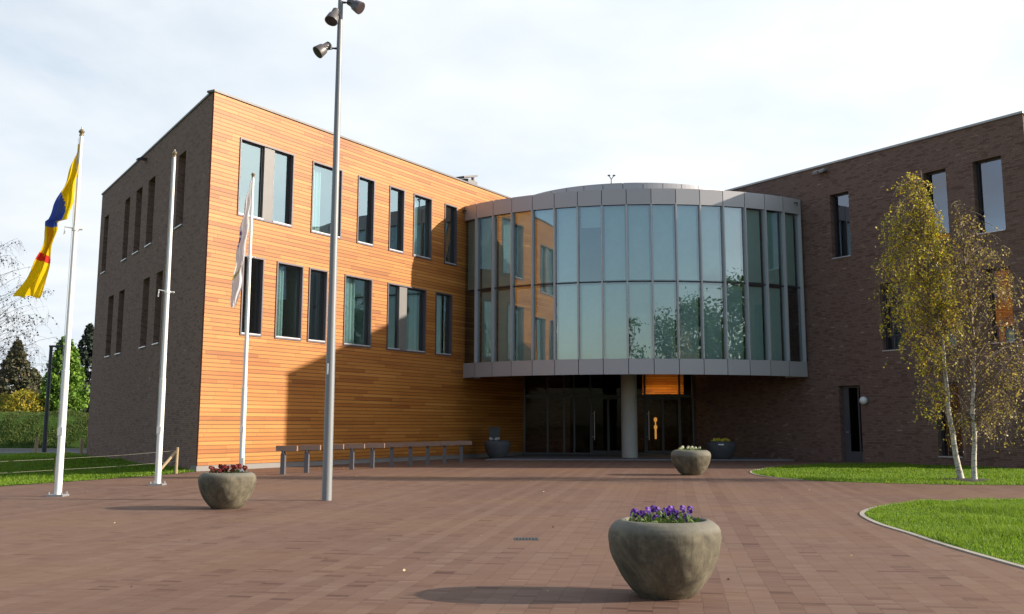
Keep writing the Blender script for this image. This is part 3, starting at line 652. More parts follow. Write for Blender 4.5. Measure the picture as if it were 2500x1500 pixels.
for i in range(17):
    th = ths[i]; rd = V(math.cos(R(th)), math.sin(R(th)), 0); tg = V(-rd.y, rd.x, 0)
    mb = MB(); c = cp(th, RR + 0.03, (ZG0 + ZG1) / 2); mb.obox(c, tg * 0.028, rd * 0.13, UP * ((ZG1 - ZG0) / 2 - 0.002)); mb.build('mullion', M_mull, RO)
for i in range(16):
    for z0, z1 in ((ZG0, ZTR - 0.03), (ZTR + 0.03, ZG1)):
        mb = MB(); mb.poly([cp(ths[i], RR, z0), cp(ths[i + 1], RR, z0), cp(ths[i + 1], RR, z1), cp(ths[i], RR, z1)]); mb.build('pane', M_dglass, RO)
mb = MB()
for i in range(16): mb.poly([cp(ths[i], RR + 0.02, ZTR - 0.032), cp(ths[i + 1], RR + 0.02, ZTR - 0.032), cp(ths[i + 1], RR + 0.02, ZTR + 0.032), cp(ths[i], RR + 0.02, ZTR + 0.032)])
mb.build('transom', M_dframe, RO)
for i in range(16):
    for z0, z1, lo in ((ZG0 + 0.02, ZTR - 0.08, 1), (ZTR + 0.1, ZG1 - 0.02, 0)):
        if (lo and i in (0, 15)) or (not lo and i == 6): continue
        mb = MB(); n = 14; a0, a1 = ths[i] + 0.45, ths[i + 1] - 0.45
        mb.poly([cp(a0, RR - 0.2, z0), cp(a1, RR - 0.2, z0), cp(a1, RR - 0.2, z1), cp(a0, RR - 0.2, z1)]); mb.build('blind_and_fill_screen', M_screen, RO)  # pale screens added to lighten the panes; only the next one is a blind
mb = MB(); mb.poly([cp(ths[6] + 0.45, RR - 0.2, 9.75), cp(ths[7] - 0.45, RR - 0.2, 9.75), cp(ths[7] - 0.45, RR - 0.2, ZG1 - 0.02), cp(ths[6] + 0.45, RR - 0.2, ZG1 - 0.02)]); mb.build('blind_and_fill_screen', M_screen, RO)
def fan(name, z, r, mat, back):
    mb = MB(); mb.poly([cp(t, r, z) for t in [T0 - 0.4] + ths[1:-1] + [ths[16] + 0.4]] + [V(*b, z) for b in back]); return mb.build(name, mat, RO)
BK = [(8.6, 52.9), (6.5, 56.5), (4.1, 57.0), (1.2, 53.4)]
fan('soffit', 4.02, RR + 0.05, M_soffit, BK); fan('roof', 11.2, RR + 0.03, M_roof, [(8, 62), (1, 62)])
mb = MB()
for z in (4.12, 7.30, 7.44): mb.poly([cp(t, RR - 0.14, z) for t in ths] + [V(9, 58, z), V(1, 58, z)])
mb.build('interior_floor', M_intdark, RO)
mb = MB()
for i in range(24):
    a, b = 200 + i * 6, 206 + i * 6; mb.poly([cp(a, 6.4, 4.13), cp(b, 6.4, 4.13), cp(b, 6.4, 11.1), cp(a, 6.4, 11.1)])
mb.build('interior_wall', plain('rotunda inner wall', (0.26, 0.27, 0.26), 0.9), RO)
mb = MB(); ZR0, ZR1 = 11.2, 12.68; nR = 40
for i in range(nR):
    for k in range(4):
        a = i * 9 + k * 2.25 + (0.13 if k == 0 else 0); b = i * 9 + k * 2.25 + 2.25 - (0.13 if k == 3 else 0)
        mb.poly([cp(a, 6.0, ZR0), cp(b, 6.0, ZR0), cp(b, 6.0, ZR1), cp(a, 6.0, ZR1)]); mb.poly([cp(a, 6.0, ZR1), cp(b, 6.0, ZR1), cp(b, 5.6, ZR1 - 0.01), cp(a, 5.6, ZR1 - 0.01)])
for i in range(72): mb.poly([cp(i * 5, 5.97, ZR0), cp(i * 5 + 5, 5.97, ZR0), cp(i * 5 + 5, 5.97, ZR1 - 0.04), cp(i * 5, 5.97, ZR1 - 0.04)], mi=1)
mb.poly([cp(i * 5, 5.9, ZR1 - 0.1) for i in range(72)], mi=1)
mb.build('roof_ring', [M_alu, M_dark], RO)
mb = MB(); mb.lathe([(0.355, 0.05), (0.355, 4.02)], (5.22, 47.8, 0), 40); mb.build('column', M_conc, RO, smooth=True)
mb = MB(); c = cp(ths[0] + 1.0, RR + 0.2, 11.0); mb.tube([cp(T0 + 1.6, RR + 0.1, 11.1), cp(T0 + 1.6, RR + 0.24, 11.1), cp(T0 + 1.6, RR + 0.24, 10.98)], 0.03, 8); mb.tube([cp(ths[16] - 1.6, RR + 0.1, 11.12), cp(ths[16] - 1.6, RR + 0.24, 11.12), cp(ths[16] - 1.6, RR + 0.24, 10.98)], 0.03, 8)
mb.build('overflow_spout', M_dframe, RO)
WS = thing('wind_sensor', cp(262, 5.8, 12.6), 'tiny forked wind sensor on top of the round roof ring', 'sensor')
p = V(4.65, 48.8, 12.66); mb = MB(); mb.tube([p, p + UP * 0.22], 0.025, 8); mb.tube([p + UP * 0.2, p + V(-0.1, 0, 0.36)], 0.02, 8); mb.tube([p + UP * 0.2, p + V(0.12, 0, 0.36)], 0.02, 8); mb.build('fork', M_panelgrey, WS)
mb = MB(); mb.obox(p + V(-0.11, 0, 0.38), (0.06, 0, 0), (0, 0.04, 0), (0, 0, 0.03)); mb.obox(p + V(0.13, 0, 0.38), (0.06, 0, 0), (0, 0.04, 0), (0, 0, 0.03)); mb.build('cups', M_panelgrey, WS)

# ------------------------------------------------------------------ entrance below the rotunda
EY = 52.5
ENT = thing('entrance_front', (4.7, EY, 0.05), 'dark glazed entrance front in the shade below the round drum', 'entrance')
mb = MB(); xs_ = [0.62, 1.75, 2.55, 3.05, 3.85, 5.55, 6.5, 8.2, 8.85]
for x in xs_: mb.box(x - 0.045, x + 0.045, EY - 0.08, EY + 0.08, 0.05, 4.02)
for z0, z1 in ((0.05, 0.14), (2.80, 2.92), (3.93, 4.02)):
    for i in range(len(xs_) - 1): mb.box(xs_[i] + 0.047, xs_[i + 1] - 0.047, EY - 0.07, EY + 0.07, z0, z1)
mb.build('frame', M_dframe, ENT)
for i in range(len(xs_) - 1):
    for z0, z1 in ((0.14, 2.8), (2.92, 3.93)):
        g = MB(); g.poly([(xs_[i] + 0.045, EY, z0), (xs_[i + 1] - 0.045, EY, z0), (xs_[i + 1] - 0.045, EY, z1), (xs_[i] + 0.045, EY, z1)]); g.build('pane', M_eglass, ENT)
for x0, x1 in ((3.895, 5.505), (6.545, 8.155)):
    mb = MB(); xm = (x0 + x1) / 2
    for a, b in ((x0, xm - 0.005), (xm + 0.005, x1)):
        mb.box(a, a + 0.05, EY - 0.14, EY - 0.082, 0.15, 2.78); mb.box(b - 0.05, b, EY - 0.14, EY - 0.082, 0.15, 2.78); mb.box(a + 0.05, b - 0.05, EY - 0.14, EY - 0.082, 0.15, 0.24); mb.box(a + 0.05, b - 0.05, EY - 0.14, EY - 0.082, 2.70, 2.78)
    d_ = mb.build('door', M_dframe, ENT)
    h_ = MB(); h_.tube([(x0 + 0.12, EY - 0.2, 0.75), (x0 + 0.12, EY - 0.2, 2.15)], 0.022, 8)
    for z in (0.9, 2.0): h_.tube([(x0 + 0.12, EY - 0.2, z), (x0 + 0.03, EY - 0.14, z)], 0.012, 6)
    h_.build('handle', M_sill, d_)
# lobby behind the glass
LO = thing('lobby', (5, 56, 0), 'dim entrance lobby seen through the glass doors', 'lobby')
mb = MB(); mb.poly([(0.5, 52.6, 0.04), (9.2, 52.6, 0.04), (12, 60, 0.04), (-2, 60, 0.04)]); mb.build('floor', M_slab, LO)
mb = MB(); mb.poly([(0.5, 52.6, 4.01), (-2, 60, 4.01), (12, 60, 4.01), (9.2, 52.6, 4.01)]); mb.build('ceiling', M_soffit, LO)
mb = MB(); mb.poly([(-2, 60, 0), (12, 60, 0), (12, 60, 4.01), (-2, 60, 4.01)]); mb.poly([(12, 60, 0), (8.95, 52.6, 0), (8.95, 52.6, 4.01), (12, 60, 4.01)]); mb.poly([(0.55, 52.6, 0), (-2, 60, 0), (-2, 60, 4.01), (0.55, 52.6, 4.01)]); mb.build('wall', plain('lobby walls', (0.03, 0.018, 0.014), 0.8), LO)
mb = MB(); mb.box(6.5, 8.55, 53.3, 53.4, 2.93, 3.98); mb.build('added_timber_panel', M_wood, LO)  # panel added to carry the orange glow, not a known lobby part
CL = thing('fill_strip', (7.5, 53.0, 3.4), 'warm strip added to give the timber above the entrance doors its orange glow', 'light')
mb = MB(); mb.box(6.6, 8.5, 52.85, 52.93, 2.925, 2.96); mb.build('tube', M_fill, CL)  # emissive strip added only to light the panel behind it
mb = MB(); mb.box(6.58, 8.52, 52.72, 52.845, 2.922, 2.97); mb.build('housing', M_dframe, CL)
FL = thing('floor_lamp', (7.45, 55.8, 0.05), 'slim amber lamp glowing inside the lobby behind the right door', 'lamp')
mb = MB(); mb.tube([(7.45, 55.8, 0.05), (7.45, 55.8, 0.75)], 0.02, 8); mb.lathe([(0.16, 0.0), (0.16, 0.03), (0.02, 0.04)], (7.45, 55.8, 0.05), 16); mb.build('stand', M_dframe, FL)
mb = MB(); mb.lathe([(0.02, 0.75), (0.05, 0.76), (0.05, 1.25), (0.085, 1.3), (0.085, 1.42), (0.03, 1.46), (0.03, 1.62), (0.085, 1.68), (0.085, 1.82), (0.01, 1.86)], (7.45, 55.8, 0), 16); mb.build('shade', M_glow2, FL)

# wall mounted lamps
GL = thing('wall_lamp', FB.p(-0.28, 2.47), 'white round globe lamp on the brick wall beside the door', 'wall lamp')
c = FB.p(-0.28, 2.47, -0.15); mb = MB(); mb.lathe([(0.003, -0.16)] + [(0.16 * math.sin(R(a)), -0.16 * math.cos(R(a))) for a in range(12, 180, 12)] + [(0.003, 0.16)], c, 24); mb.build('globe', M_globe, GL, smooth=True)
mb = MB(); mb.tube([FB.p(-0.28, 2.47, 0.0), FB.p(-0.28, 2.47, -0.05)], 0.09, 16); mb.build('base', M_dframe, GL)
def facade_flood(fr, s_, z, label, n):
    t = thing('floodlight', fr.p(s_, z), label, 'floodlight', 'floodlights under the roof edge')
    mb = MB(); fbar(mb, fr, s_ - 0.16, s_ + 0.16, z - 0.03, z + 0.03, -0.14, -0.002); mb.build('bracket', M_dframe, t)
    for k in range(n):
        mb = MB(); c = fr.p(s_ + (k - (n - 1) / 2) * 0.34, z - 0.02, -0.26); mb.obox(c, fr.d * 0.13, (fr.n * 0.1 - UP * 0.05), (UP * 0.045 + fr.n * 0.02)); mb.build('lamp_head', M_galv if n == 2 else M_dframe, t)
facade_flood(FB, 1.43, 12.33, 'pair of pale floodlight heads high on the right brick wing', 2)
facade_flood(FE, 9.68, 12.2, 'dark floodlight under the roof edge of the brick end wall', 1)
mb = MB(); mb.box(-0.99, -0.52, 47.5, 47.9, 0, 1.32); mb.box(-1.02, -0.49, 47.47, 47.93, 1.322, 1.37); mb.box(-0.9, -0.61, 47.485, 47.498, 0.95, 1.15)
tag(mb.build('litter_bin', M_binm, bevel=0.01), 'dark upright bin in the shade behind the left back planter', 'bin')

# ------------------------------------------------------------------ planters with pansies
PROF = [(0.0, 0.0), (0.47, 0.0), (0.49, 0.012), (0.62, 0.10), (0.72, 0.20), (0.80, 0.30), (0.865, 0.40), (0.925, 0.50), (0.965, 0.60), (0.99, 0.70), (1.0, 0.78), (0.985, 0.86), (0.945, 0.92), (0.88, 0.965), (0.805, 0.993), (0.75, 1.0), (0.715, 0.985), (0.70, 0.93), (0.70, 0.86)]
def planter(x, y, w, h, label, mat, seed):
    t = thing('planter', (x, y, 0), label, 'planter', 'round concrete planters on the plaza')
    rr = random.Random(seed); ph = [rr.uniform(0, 6) for _ in range(6)]
    n = 72; prof = []
    for i in range(len(PROF) - 1):
        for k in range(3):
            u = k / 3; prof.append((PROF[i][0] * (1 - u) + PROF[i + 1][0] * u, PROF[i][1] * (1 - u) + PROF[i + 1][1] * u))
    prof.append(PROF[-1])
    mb = MB(); mb.lathe([(max(r, 0.002) * w / 2, z * h) for r, z in prof], (x, y, 0), n, wob=lambda a, i: 1 + 0.008 * math.sin(3 * a + ph[0] + i * 0.1) + 0.005 * math.sin(7 * a + ph[1] + i * 0.35) + 0.003 * math.sin(13 * a + i * 0.8))
    mb.build('pot', mat, t, smooth=True)
    mb = MB(); mb.lathe([(0.71 * w / 2, 0.87 * h), (0.3 * w / 2, 0.9 * h), (0.003, 0.91 * h)], (x, y, 0), 32); mb.build('soil', M_soil, t, smooth=True)
    return t
def petal_mat(name, c, eye):
    return leaf_mat(name, [(0, tuple(v * 0.55 for v in c)), (0.7, c), (1, eye)], 0.25, 0.6)
def pansies(x, y, w, h, label, mat, nb, seed, bs=0.055, green=True):
    t = thing('pansies', (x, y, h * 0.9), label, 'flowers', 'pansies growing in the planters')
    rr = random.Random(seed); rad = 0.62 * w / 2; pr2 = np.random.default_rng(seed)
    n = 900 if green else 350
    a = pr2.uniform(0, 2 * math.pi, n); r_ = rad * np.sqrt(pr2.uniform(0, 1, n)); z = h * 0.9 + pr2.uniform(0, 1, n) ** 1.3 * 0.13 * (0.55 + 0.45 * np.sin(a * 3 + r_ * 14))
    P = np.stack([x + r_ * np.cos(a), y + r_ * np.sin(a), z], 1)
    np_mesh('foliage', leaf_quads(P, 0.05), 4, M_pans if green else M_pans2, t)
    for k in range(nb):
        for _ in range(30):
            an = rr.uniform(0, 2 * math.pi); q = rad * math.sqrt(rr.uniform(0, 1))
            bx, by = x + q * math.cos(an), y + q * math.sin(an)
            break
        bz = h * 0.9 + rr.uniform(0.08, 0.165)
        mb = MB(); mb.tube([(bx, by, h * 0.9), (bx + rr.uniform(-0.01, 0.01), by, bz)], 0.003, 4, mi=2)
        face = V(rr.uniform(-0.5, 0.6), -1, rr.uniform(-0.2, 0.7)).normalized(); sx = face.cross(UP).normalized(); sy = sx.cross(face)
        c = V(bx, by, bz)
        for ang, sz, off in ((90 - 34, 1.0, 0.0), (90 + 34, 1.0, 0.001), (180 + 8, 0.9, 0.003), (-8, 0.9, 0.004), (270, 1.1, 0.006)):
            d_ = sx * math.cos(R(ang)) + sy * math.sin(R(ang)); e_ = face.cross(d_)
            L = bs * 0.62 * sz; pts = [c + face * off, c + d_ * L * 0.4 + e_ * L * 0.42 + face * (off + 0.004), c + d_ * L * 0.95 + e_ * L * 0.36 + face * (off - 0.004), c + d_ * L * 1.05 - e_ * L * 0.05 + face * (off - 0.008), c + d_ * L * 0.95 - e_ * L * 0.40 + face * (off - 0.004), c + d_ * L * 0.4 - e_ * L * 0.42 + face * (off + 0.004)]
            mb.poly(pts)
        mb.poly([c + face * 0.012 + sx * 0.006, c + face * 0.012 + sy * 0.006, c + face * 0.012 - sx * 0.006, c + face * 0.012 - sy * 0.006], mi=1)
        mb.build('blossom', [mat, M_eye, M_pans2], t)
    return t
M_pans = leaf_mat('pansy leaves', [(0, (0.04, 0.085, 0.012)), (0.6, (0.11, 0.18, 0.03)), (1, (0.28, 0.33, 0.12))], 0.3)
M_pans2 = leaf_mat('dark pansy leaves', [(0, (0.025, 0.045, 0.012)), (1, (0.09, 0.12, 0.035))], 0.3)
M_eye = plain('flower eye', (0.5, 0.35, 0.05), 0.6)
M_vio = petal_mat('violet petals', (0.070, 0.014, 0.22), (0.25, 0.10, 0.45)); M_red = petal_mat('dark red petals', (0.13, 0.008, 0.010), (0.20, 0.02, 0.015))
M_cream = petal_mat('cream petals', (0.62, 0.58, 0.30), (0.8, 0.78, 0.6)); M_yelp = petal_mat('yellow petals', (0.55, 0.42, 0.02), (0.62, 0.5, 0.05)); M_pale = petal_mat('pale petals', (0.5, 0.5, 0.45), (0.6, 0.6, 0.55))
PL = [(1.37, 9.78, 1.005, 0.66, 'large weathered concrete planter with violet pansies in the foreground', M_plant, 'violet pansies in the foreground planter', M_vio, 22, True),
      (-5.10, 19.5, 1.02, 0.635, 'concrete planter with dark red flowers by the white flagpole', M_plant, 'dark red pansies in the planter beside the flagpoles', M_red, 30, False),
      (5.40, 32.6, 1.2, 0.74, 'concrete planter with cream flowers, half sunlit, right of the column', M_plant, 'cream and white pansies in the half sunlit planter', M_cream, 12, True),
      (8.93, 46.1, 1.24, 0.79, 'dark planter with yellow flowers and a white label near the brick wing', M_plantdark, 'yellow pansies in the dark planter near the brick wing', M_yelp, 34, True),
      (-0.62, 47.0, 1.14, 0.80, 'dark planter with pale flowers in the shade at the end of the post row', M_plantdark, 'sparse pale pansies in the shaded planter beside the timber wall', M_pale, 8, False)]
for i, (x, y, w, h, lab, mat, lab2, pm, nb, gr) in enumerate(PL):
    t = planter(x, y, w, h, lab, mat, 11 + i)
    pansies(x, y, w, h, lab2, pm, nb, 31 + i, 0.056 if i == 0 else (0.075 if i < 3 else 0.10), gr)
    if i == 3:
        mb = MB(); mb.box(8.70, 8.93, 45.485, 45.495, 0.64, 0.69); mb.build('label_plate', M_ipan, t)

# ------------------------------------------------------------------ flagpoles and flags
def flagpole(x, y, h, zc, label, rb=0.075):
    t = thing('flagpole', (x, y, 0), label, 'flagpole', 'white flagpoles along the plaza edge')
    mb = MB(); mb.tube([(x, y, 0.04), (x, y, 2.6), (x, y, 2.61), (x, y, h - 0.1)], [rb, rb * 0.95, rb * 0.82, rb * 0.48], 20); mb.build('pole', M_white, t, smooth=True)
    mb = MB(); mb.obox((x, y, 0.02), (0.17, 0, 0), (0, 0.17, 0), (0, 0, 0.02))
    for sx in (-1, 1):
        for sy in (-1, 1): mb.tube([(x + sx * 0.13, y + sy * 0.13, 0.041), (x + sx * 0.13, y + sy * 0.13, 0.09)], 0.018, 6)
    mb.build('base_plate', M_galv, t)
    mb = MB(); mb.lathe([(0.015, 0), (0.045, 0.005), (0.05, 0.03), (0.03, 0.05), (0.06, 0.085), (0.065, 0.11), (0.035, 0.15), (0.012, 0.17), (0.012, 0.20), (0.002, 0.21)], (x, y, h - 0.1), 16); mb.build('finial', M_brass, t, smooth=True)
    mb = MB(); mb.tube([(x, y, zc - 0.03), (x, y, zc + 0.03)], rb * 0.95, 16); mb.tube([(x - 0.02, y - 0.03, zc + 0.02), (x - 0.2, y - 0.05, zc + 0.05), (x - 0.21, y - 0.05, zc - 0.12)], 0.018, 6); mb.tube([(x, y, zc), (x + 0.17, y, zc)], 0.02, 6); mb.build('flag_bracket', M_white, t)
    mb = MB(); mb.tube([(x - rb * 1.02 - 0.01, y - 0.02, 1.2), (x - rb * 0.55 - 0.012, y - 0.02, h - 0.15)], 0.004, 5); mb.build('halyard', M_white, t)
    mb = MB(); mb.box(x + 0.02 - rb, x + 0.045, y - rb - 0.02, y - rb * 0.7, 1.25, 1.42); mb.build('cleat_cover', M_white, t)
    return t
flagpole(-9.42, 22.6, 7.80, 5.63, 'tallest looking white flagpole with a yellow and blue flag, at the left')
flagpole(-8.69, 26.68, 8.37, 4.77, 'bare white flagpole without a flag before the brick end wall')
flagpole(-8.11, 32.55, 9.2, 6.58, 'farthest white flagpole with the white flag before the timber facade', 0.08)
def flag(name, rows, colour, mats, depth, y, label, nv=22, amp=0.10):
    """rows: (left x, right x, z, bulge phase) of a hanging cloth; folds run down it"""
    mb = MB(); pts = []
    nu = 64; zs = [r[2] for r in rows][::-1]; Ls = [r[0] for r in rows][::-1]; Rs = [r[1] for r in rows][::-1]
    zz = np.linspace(rows[0][2], rows[-1][2], nu + 1)
    for i in range(nu + 1):
        l = np.interp(zz[i], zs, Ls); r_ = np.interp(zz[i], zs, Rs); row = []
        for j in range(nv + 1):
            v = j / nv; u = i / nu; f = amp * min(1, (r_ - l) / 0.4) * (math.sin(v * 9.5 + u * 5 + 0.7 * math.sin(u * 7)) + 0.45 * math.sin(v * 21 - u * 6))
            row.append((l + (r_ - l) * v + 0.02 * math.sin(u * 30 + v * 3), y + depth + f, zz[i] + 0.02 * math.sin(v * 12) * u))
        pts.append(row)
    for i in range(nu):
        for j in range(nv): mb.poly([pts[i + 1][j], pts[i + 1][j + 1], pts[i][j + 1], pts[i][j]], mi=colour((i + 0.5) / nu, (j + 0.5) / nv, (zz[i] + zz[i + 1]) / 2))
    return mb
def cloth(name, c):
    m = N(name); m.col(c); m.b.inputs['Roughness'].default_value = 0.75; m.b.inputs['Specular IOR Level'].default_value = 0.2
    m.bump(m.noise(m.coord(), 9, 3), 0.3, 0.03)
    tr = m.new('ShaderNodeBsdfTranslucent'); tr.inputs[0].default_value = (*c, 1); mx = m.new('ShaderNodeMixShader'); mx.inputs[0].default_value = 0.5
    m.link(m.b.outputs[0], mx.inputs[1]); m.link(tr.outputs[0], mx.inputs[2]); m.link(mx.outputs[0], m.out.inputs[0]); return m.m
M_fy, M_fb, M_fr, M_fo = cloth('yellow cloth', (0.85, 0.60, 0.006)), cloth('blue cloth', (0.05, 0.10, 0.42)), cloth('red cloth', (0.65, 0.04, 0.02)), cloth('amber cloth', (0.62, 0.30, 0.01))
M_fw, M_fp, M_fg = cloth('white cloth', (0.80, 0.77, 0.78)), cloth('purple print', (0.22, 0.12, 0.32)), cloth('olive print', (0.34, 0.38, 0.14))
k1 = 22.6 / 2600
def fx(px, y0): return (px - 1250) * y0 / 2600
def fz(py, y0, xpx=None): return 0
# rows in metres at the pole: x left, x right, z
F1 = [(-9.47, -9.44, 7.52), (-9.51, -9.43, 7.30), (-9.62, -9.435, 6.95), (-9.75, -9.45, 6.53), (-9.94, -9.48, 6.14), (-10.05, -9.53, 5.82), (-10.09, -9.74, 5.79), (-10.06, -9.77, 5.64), (-10.07, -9.83, 5.45), (-10.13, -9.87, 5.15), (-10.24, -9.93, 4.85), (-10.40, -9.99, 4.50), (-10.61, -10.12, 4.16)]
def col1(u, v, z):
    if 5.70 < z < 6.62 and v < (0.22 + 0.48 * (6.62 - z) / 0.82 if z > 5.8 else 0.95): return 1
    if 4.93 < z + v * 0.10 - 0.05 < 5.07: return 2
    if 5.0 < z < 5.7 and abs(v - 0.42 - (5.7 - z) * 0.1) < 0.13: return 3
    return 0
mb = flag('flag', F1, col1, None, -0.02, 22.6, '', 26, 0.09)
tag(mb.build('flag', [M_fy, M_fb, M_fr, M_fo], smooth=True), 'yellow flag with a blue field and a red band blowing from the left pole', 'flag')
F3 = [(-8.19, -8.15, 8.98), (-8.26, -8.15, 8.6), (-8.34, -8.16, 8.1), (-8.43, -8.18, 7.5), (-8.50, -8.2, 7.0), (-8.53, -8.26, 6.6), (-8.58, -8.30, 6.0), (-8.62, -8.32, 5.6), (-8.64, -8.40, 5.3), (-8.60, -8.52, 5.02)]
def col3(u, v, z):
    if 6.9 < z < 7.35 and v < 0.28 and math.sin(z * 25) > -0.4: return 1
    if 5.8 < z < 6.35 and abs((z - 5.8) * 1.3 - v * 0.9) < 0.09: return 2
    return 0
mb = flag('flag', F3, col3, None, -0.05, 32.55, '', 20, 0.08)
tag(mb.build('flag', [M_fw, M_fp, M_fg], smooth=True), 'limp white flag with purple print hanging on the farthest pole', 'flag')

# ------------------------------------------------------------------ light mast
MX, MY = -3.66, 21.57
t = thing('light_mast', (MX, MY, 0), 'tall grey mast with three spotlights in front of the timber facade', 'light mast')
mb = MB(); mb.tube([(MX, MY, 0.0), (MX, MY, 2.0), (MX, MY, 5.0), (MX, MY, 8.0), (MX, MY, 10.9)], [0.098, 0.093, 0.078, 0.066, 0.05], 28); mb.build('pole', M_mast, t, smooth=True)
mb = MB(); mb.tube([(MX - 0.035, MY - 0.068, 2.48), (MX - 0.035, MY - 0.068, 2.70)], 0.024, 8); mb.build('sticker', M_ipan, t)
def spot(c, d, piv, lab=None):
    c, d, piv = Vector(c), Vector(d).normalized(), Vector(piv)
    mb = MB(); mb.tube([c - d * 0.17, c - d * 0.15, c - d * 0.02, c + d * 0.02, c + d * 0.17, c + d * 0.19], [0.05, 0.075, 0.085, 0.115, 0.14, 0.14], 24)
    f = mb.build('spotlight', M_lampgrey, t, smooth=True)
    mb = MB(); mb.tube([c + d * 0.192, c + d * 0.196], 0.125, 24); mb.build('lens', M_lens, f)
    s_ = d.cross(UP).normalized(); mb = MB()
    mb.tube([c - s_ * 0.13, (c - s_ * 0.13 + piv) / 2 - s_ * 0.03 , piv, (c + s_ * 0.13 + piv) / 2 + s_ * 0.03, c + s_ * 0.13], 0.014, 6)
    mb.tube([piv, V(MX, MY, piv.z)], 0.025, 8); mb.build('yoke', M_dframe, f)
spot((-3.98, MY - 0.02, 9.34), (-0.62, -0.35, -0.62), (-3.76, MY, 9.34)); spot((-3.76, MY - 0.20, 10.0), (-0.22, -0.42, -0.86), (-3.69, MY - 0.08, 10.02)); spot((-3.37, MY - 0.02, 10.31), (0.72, -0.25, -0.52), (-3.55, MY, 10.36))

# ------------------------------------------------------------------ row of T-shaped rails
def copy_tree(o, parent=None):
    c = o.copy(); C.objects.link(c); c.parent = parent
    for ch in list(o.children): copy_tree(ch, c)
    return c
TR = thing('leaning_rail', (-6.83, 32.4, 0), 'x', 'leaning rail', 'T-shaped leaning rails before the timber facade')
b0 = Vector(TR.location)
mb = MB(); mb.obox(b0 + V(0.10, 0.0, 0.765), (0.315, 0.0, 0), (0, 0.085, 0), (0, 0, 0.078)); mb.build('beam', M_beam, TR, bevel=0.008)
mb = MB(); mb.obox(b0 + V(0, 0, 0.31), (0.062, 0, 0), (0, 0.11, 0), (0, 0, 0.31)); mb.build('post', M_rpost, TR, bevel=0.006)
mb = MB(); mb.obox(b0 + V(0, 0, 0.652), (0.05, 0, 0), (0, 0.07, 0), (0, 0, 0.033)); mb.tube([b0 + V(0, -0.115, 0.60), b0 + V(0, -0.075, 0.69)], 0.03, 8); mb.build('bracket', M_dframe, TR)
pos = [(-6.83, 32.4), (-6.35, 33.6), (-5.82, 34.8), (-5.30, 35.95), (-4.76, 37.0), (-4.22, 38.15), (-3.67, 39.25), (-3.12, 40.3), (-2.56, 41.4), (-1.98, 42.6)]
labs = ['T-shaped timber rail on a grey post, nearest of the row, left of the mast', 'second nearest T-shaped timber rail, just left of the mast foot', 'T-shaped timber rail half hidden behind the grey mast', 'T-shaped timber rail on a post just right of the mast', 'second T-shaped timber rail right of the mast', 'third T-shaped timber rail right of the mast', 'fourth T-shaped timber rail right of the mast', 'third T-shaped timber rail counted from the far dark planter', 'second to last T-shaped timber rail towards the dark planter', 'farthest T-shaped timber rail, next to the dark planter']
for i, (x, y) in enumerate(pos):
    o = TR if i == 0 else copy_tree(TR)
    o.location = (x, y, 0); o['label'] = labs[i]

# ------------------------------------------------------------------ wire fence, posts, lamp post
def jpost(mb, x, y, h, r=0.045): mb.tube([(x, y, 0), (x, y, h * 0.5), (x + 0.01, y, h)], [r, r * 0.95, r * 0.9], 10)
FN = thing('wire_fence', (-10.2, 32.7, 0), 'low two strand wire fence on round timber posts along the left lawn', 'fence')
mb = MB(); jpost(mb, -11.80, 28.1, 0.64); mb.build('post', M_timber, FN)
mb = MB(); jpost(mb, -10.13, 32.75, 0.78, 0.05); mb.build('post', M_timber, FN)
mb = MB(); mb.tube([(-10.5, 32.05, 0.0), (-10.15, 32.7, 0.66)], 0.045, 10); mb.build('brace', M_timber, FN)
mb = MB(); jpost(mb, -14.3, 22.5, 0.7); mb.build('post', M_timber, FN)
for z0, z1 in ((0.68, 0.58), (0.36, 0.30)):
    mb = MB(); mb.tube([(-10.17, 32.75, z0), (-10.98, 30.4, (z0 + z1) / 2 - 0.02), (-11.84, 28.1, z1), (-13.0, 25.3, z1 - 0.02), (-14.34, 22.5, z1)], 0.0045, 6); mb.build('wire', M_rope, FN)
for (x, y, lab) in ((-23.94, 54.45, 'left one of two weathered timber posts at the road edge'), (-20.25, 50.9, 'timber post near the brick end wall at the lawn corner')):
    mb = MB(); jpost(mb, x, y, 0.78, 0.09); o = mb.build('timber_post', M_timber); tag(o, lab, 'post', 'timber posts at the lawn edge')
LP = thing('street_lamp', (-23.85, 55.2, 0), 'dark street lamp with a flat arm in front of the conifers', 'street lamp')
mb = MB(); mb.tube([(-23.85, 55.2, -0.05), (-23.85, 55.2, 5.45)], [0.12, 0.085], 14); mb.build('pole', M_post, LP, smooth=True)
mb = MB(); mb.box(-23.93, -22.9, 55.12, 55.28, 5.38, 5.48); mb.build('lamp_head', M_post, LP)

# drain, litter
DR = thing('drain_grate', (0.2, 14.5, 0), 'small dark drain grate set in the paving', 'drain')
mb = MB(); mb.box(0.04, 0.36, 14.3, 14.62, -0.05, 0.004); mb.build('frame', M_post, DR)
mb = MB()
for i in range(7): mb.box(0.065 + i * 0.042, 0.085 + i * 0.042, 14.34, 14.58, 0.0, 0.007)
mb.build('slots', M_dark, DR)
n = 110; X = npr.uniform(-10, 9, n); Y = npr.uniform(8.5, 40, n); kk = ~inside(lawnA, X, Y) & ~inside(lawnB, X, Y) & ~inside(lawnL, X, Y); P = np.stack([X, Y, np.full(n, 0.012)], 1)[kk]
tag(np_mesh('fallen_leaves', leaf_quads(P, 0.04, 0.85), 4, leaf_mat('fallen leaves', [(0, (0.25, 0.16, 0.06)), (0.7, (0.4, 0.3, 0.15)), (1, (0.65, 0.6, 0.5))], 0.1)), 'scattered small fallen leaves on the paving', 'leaves', kind='stuff')

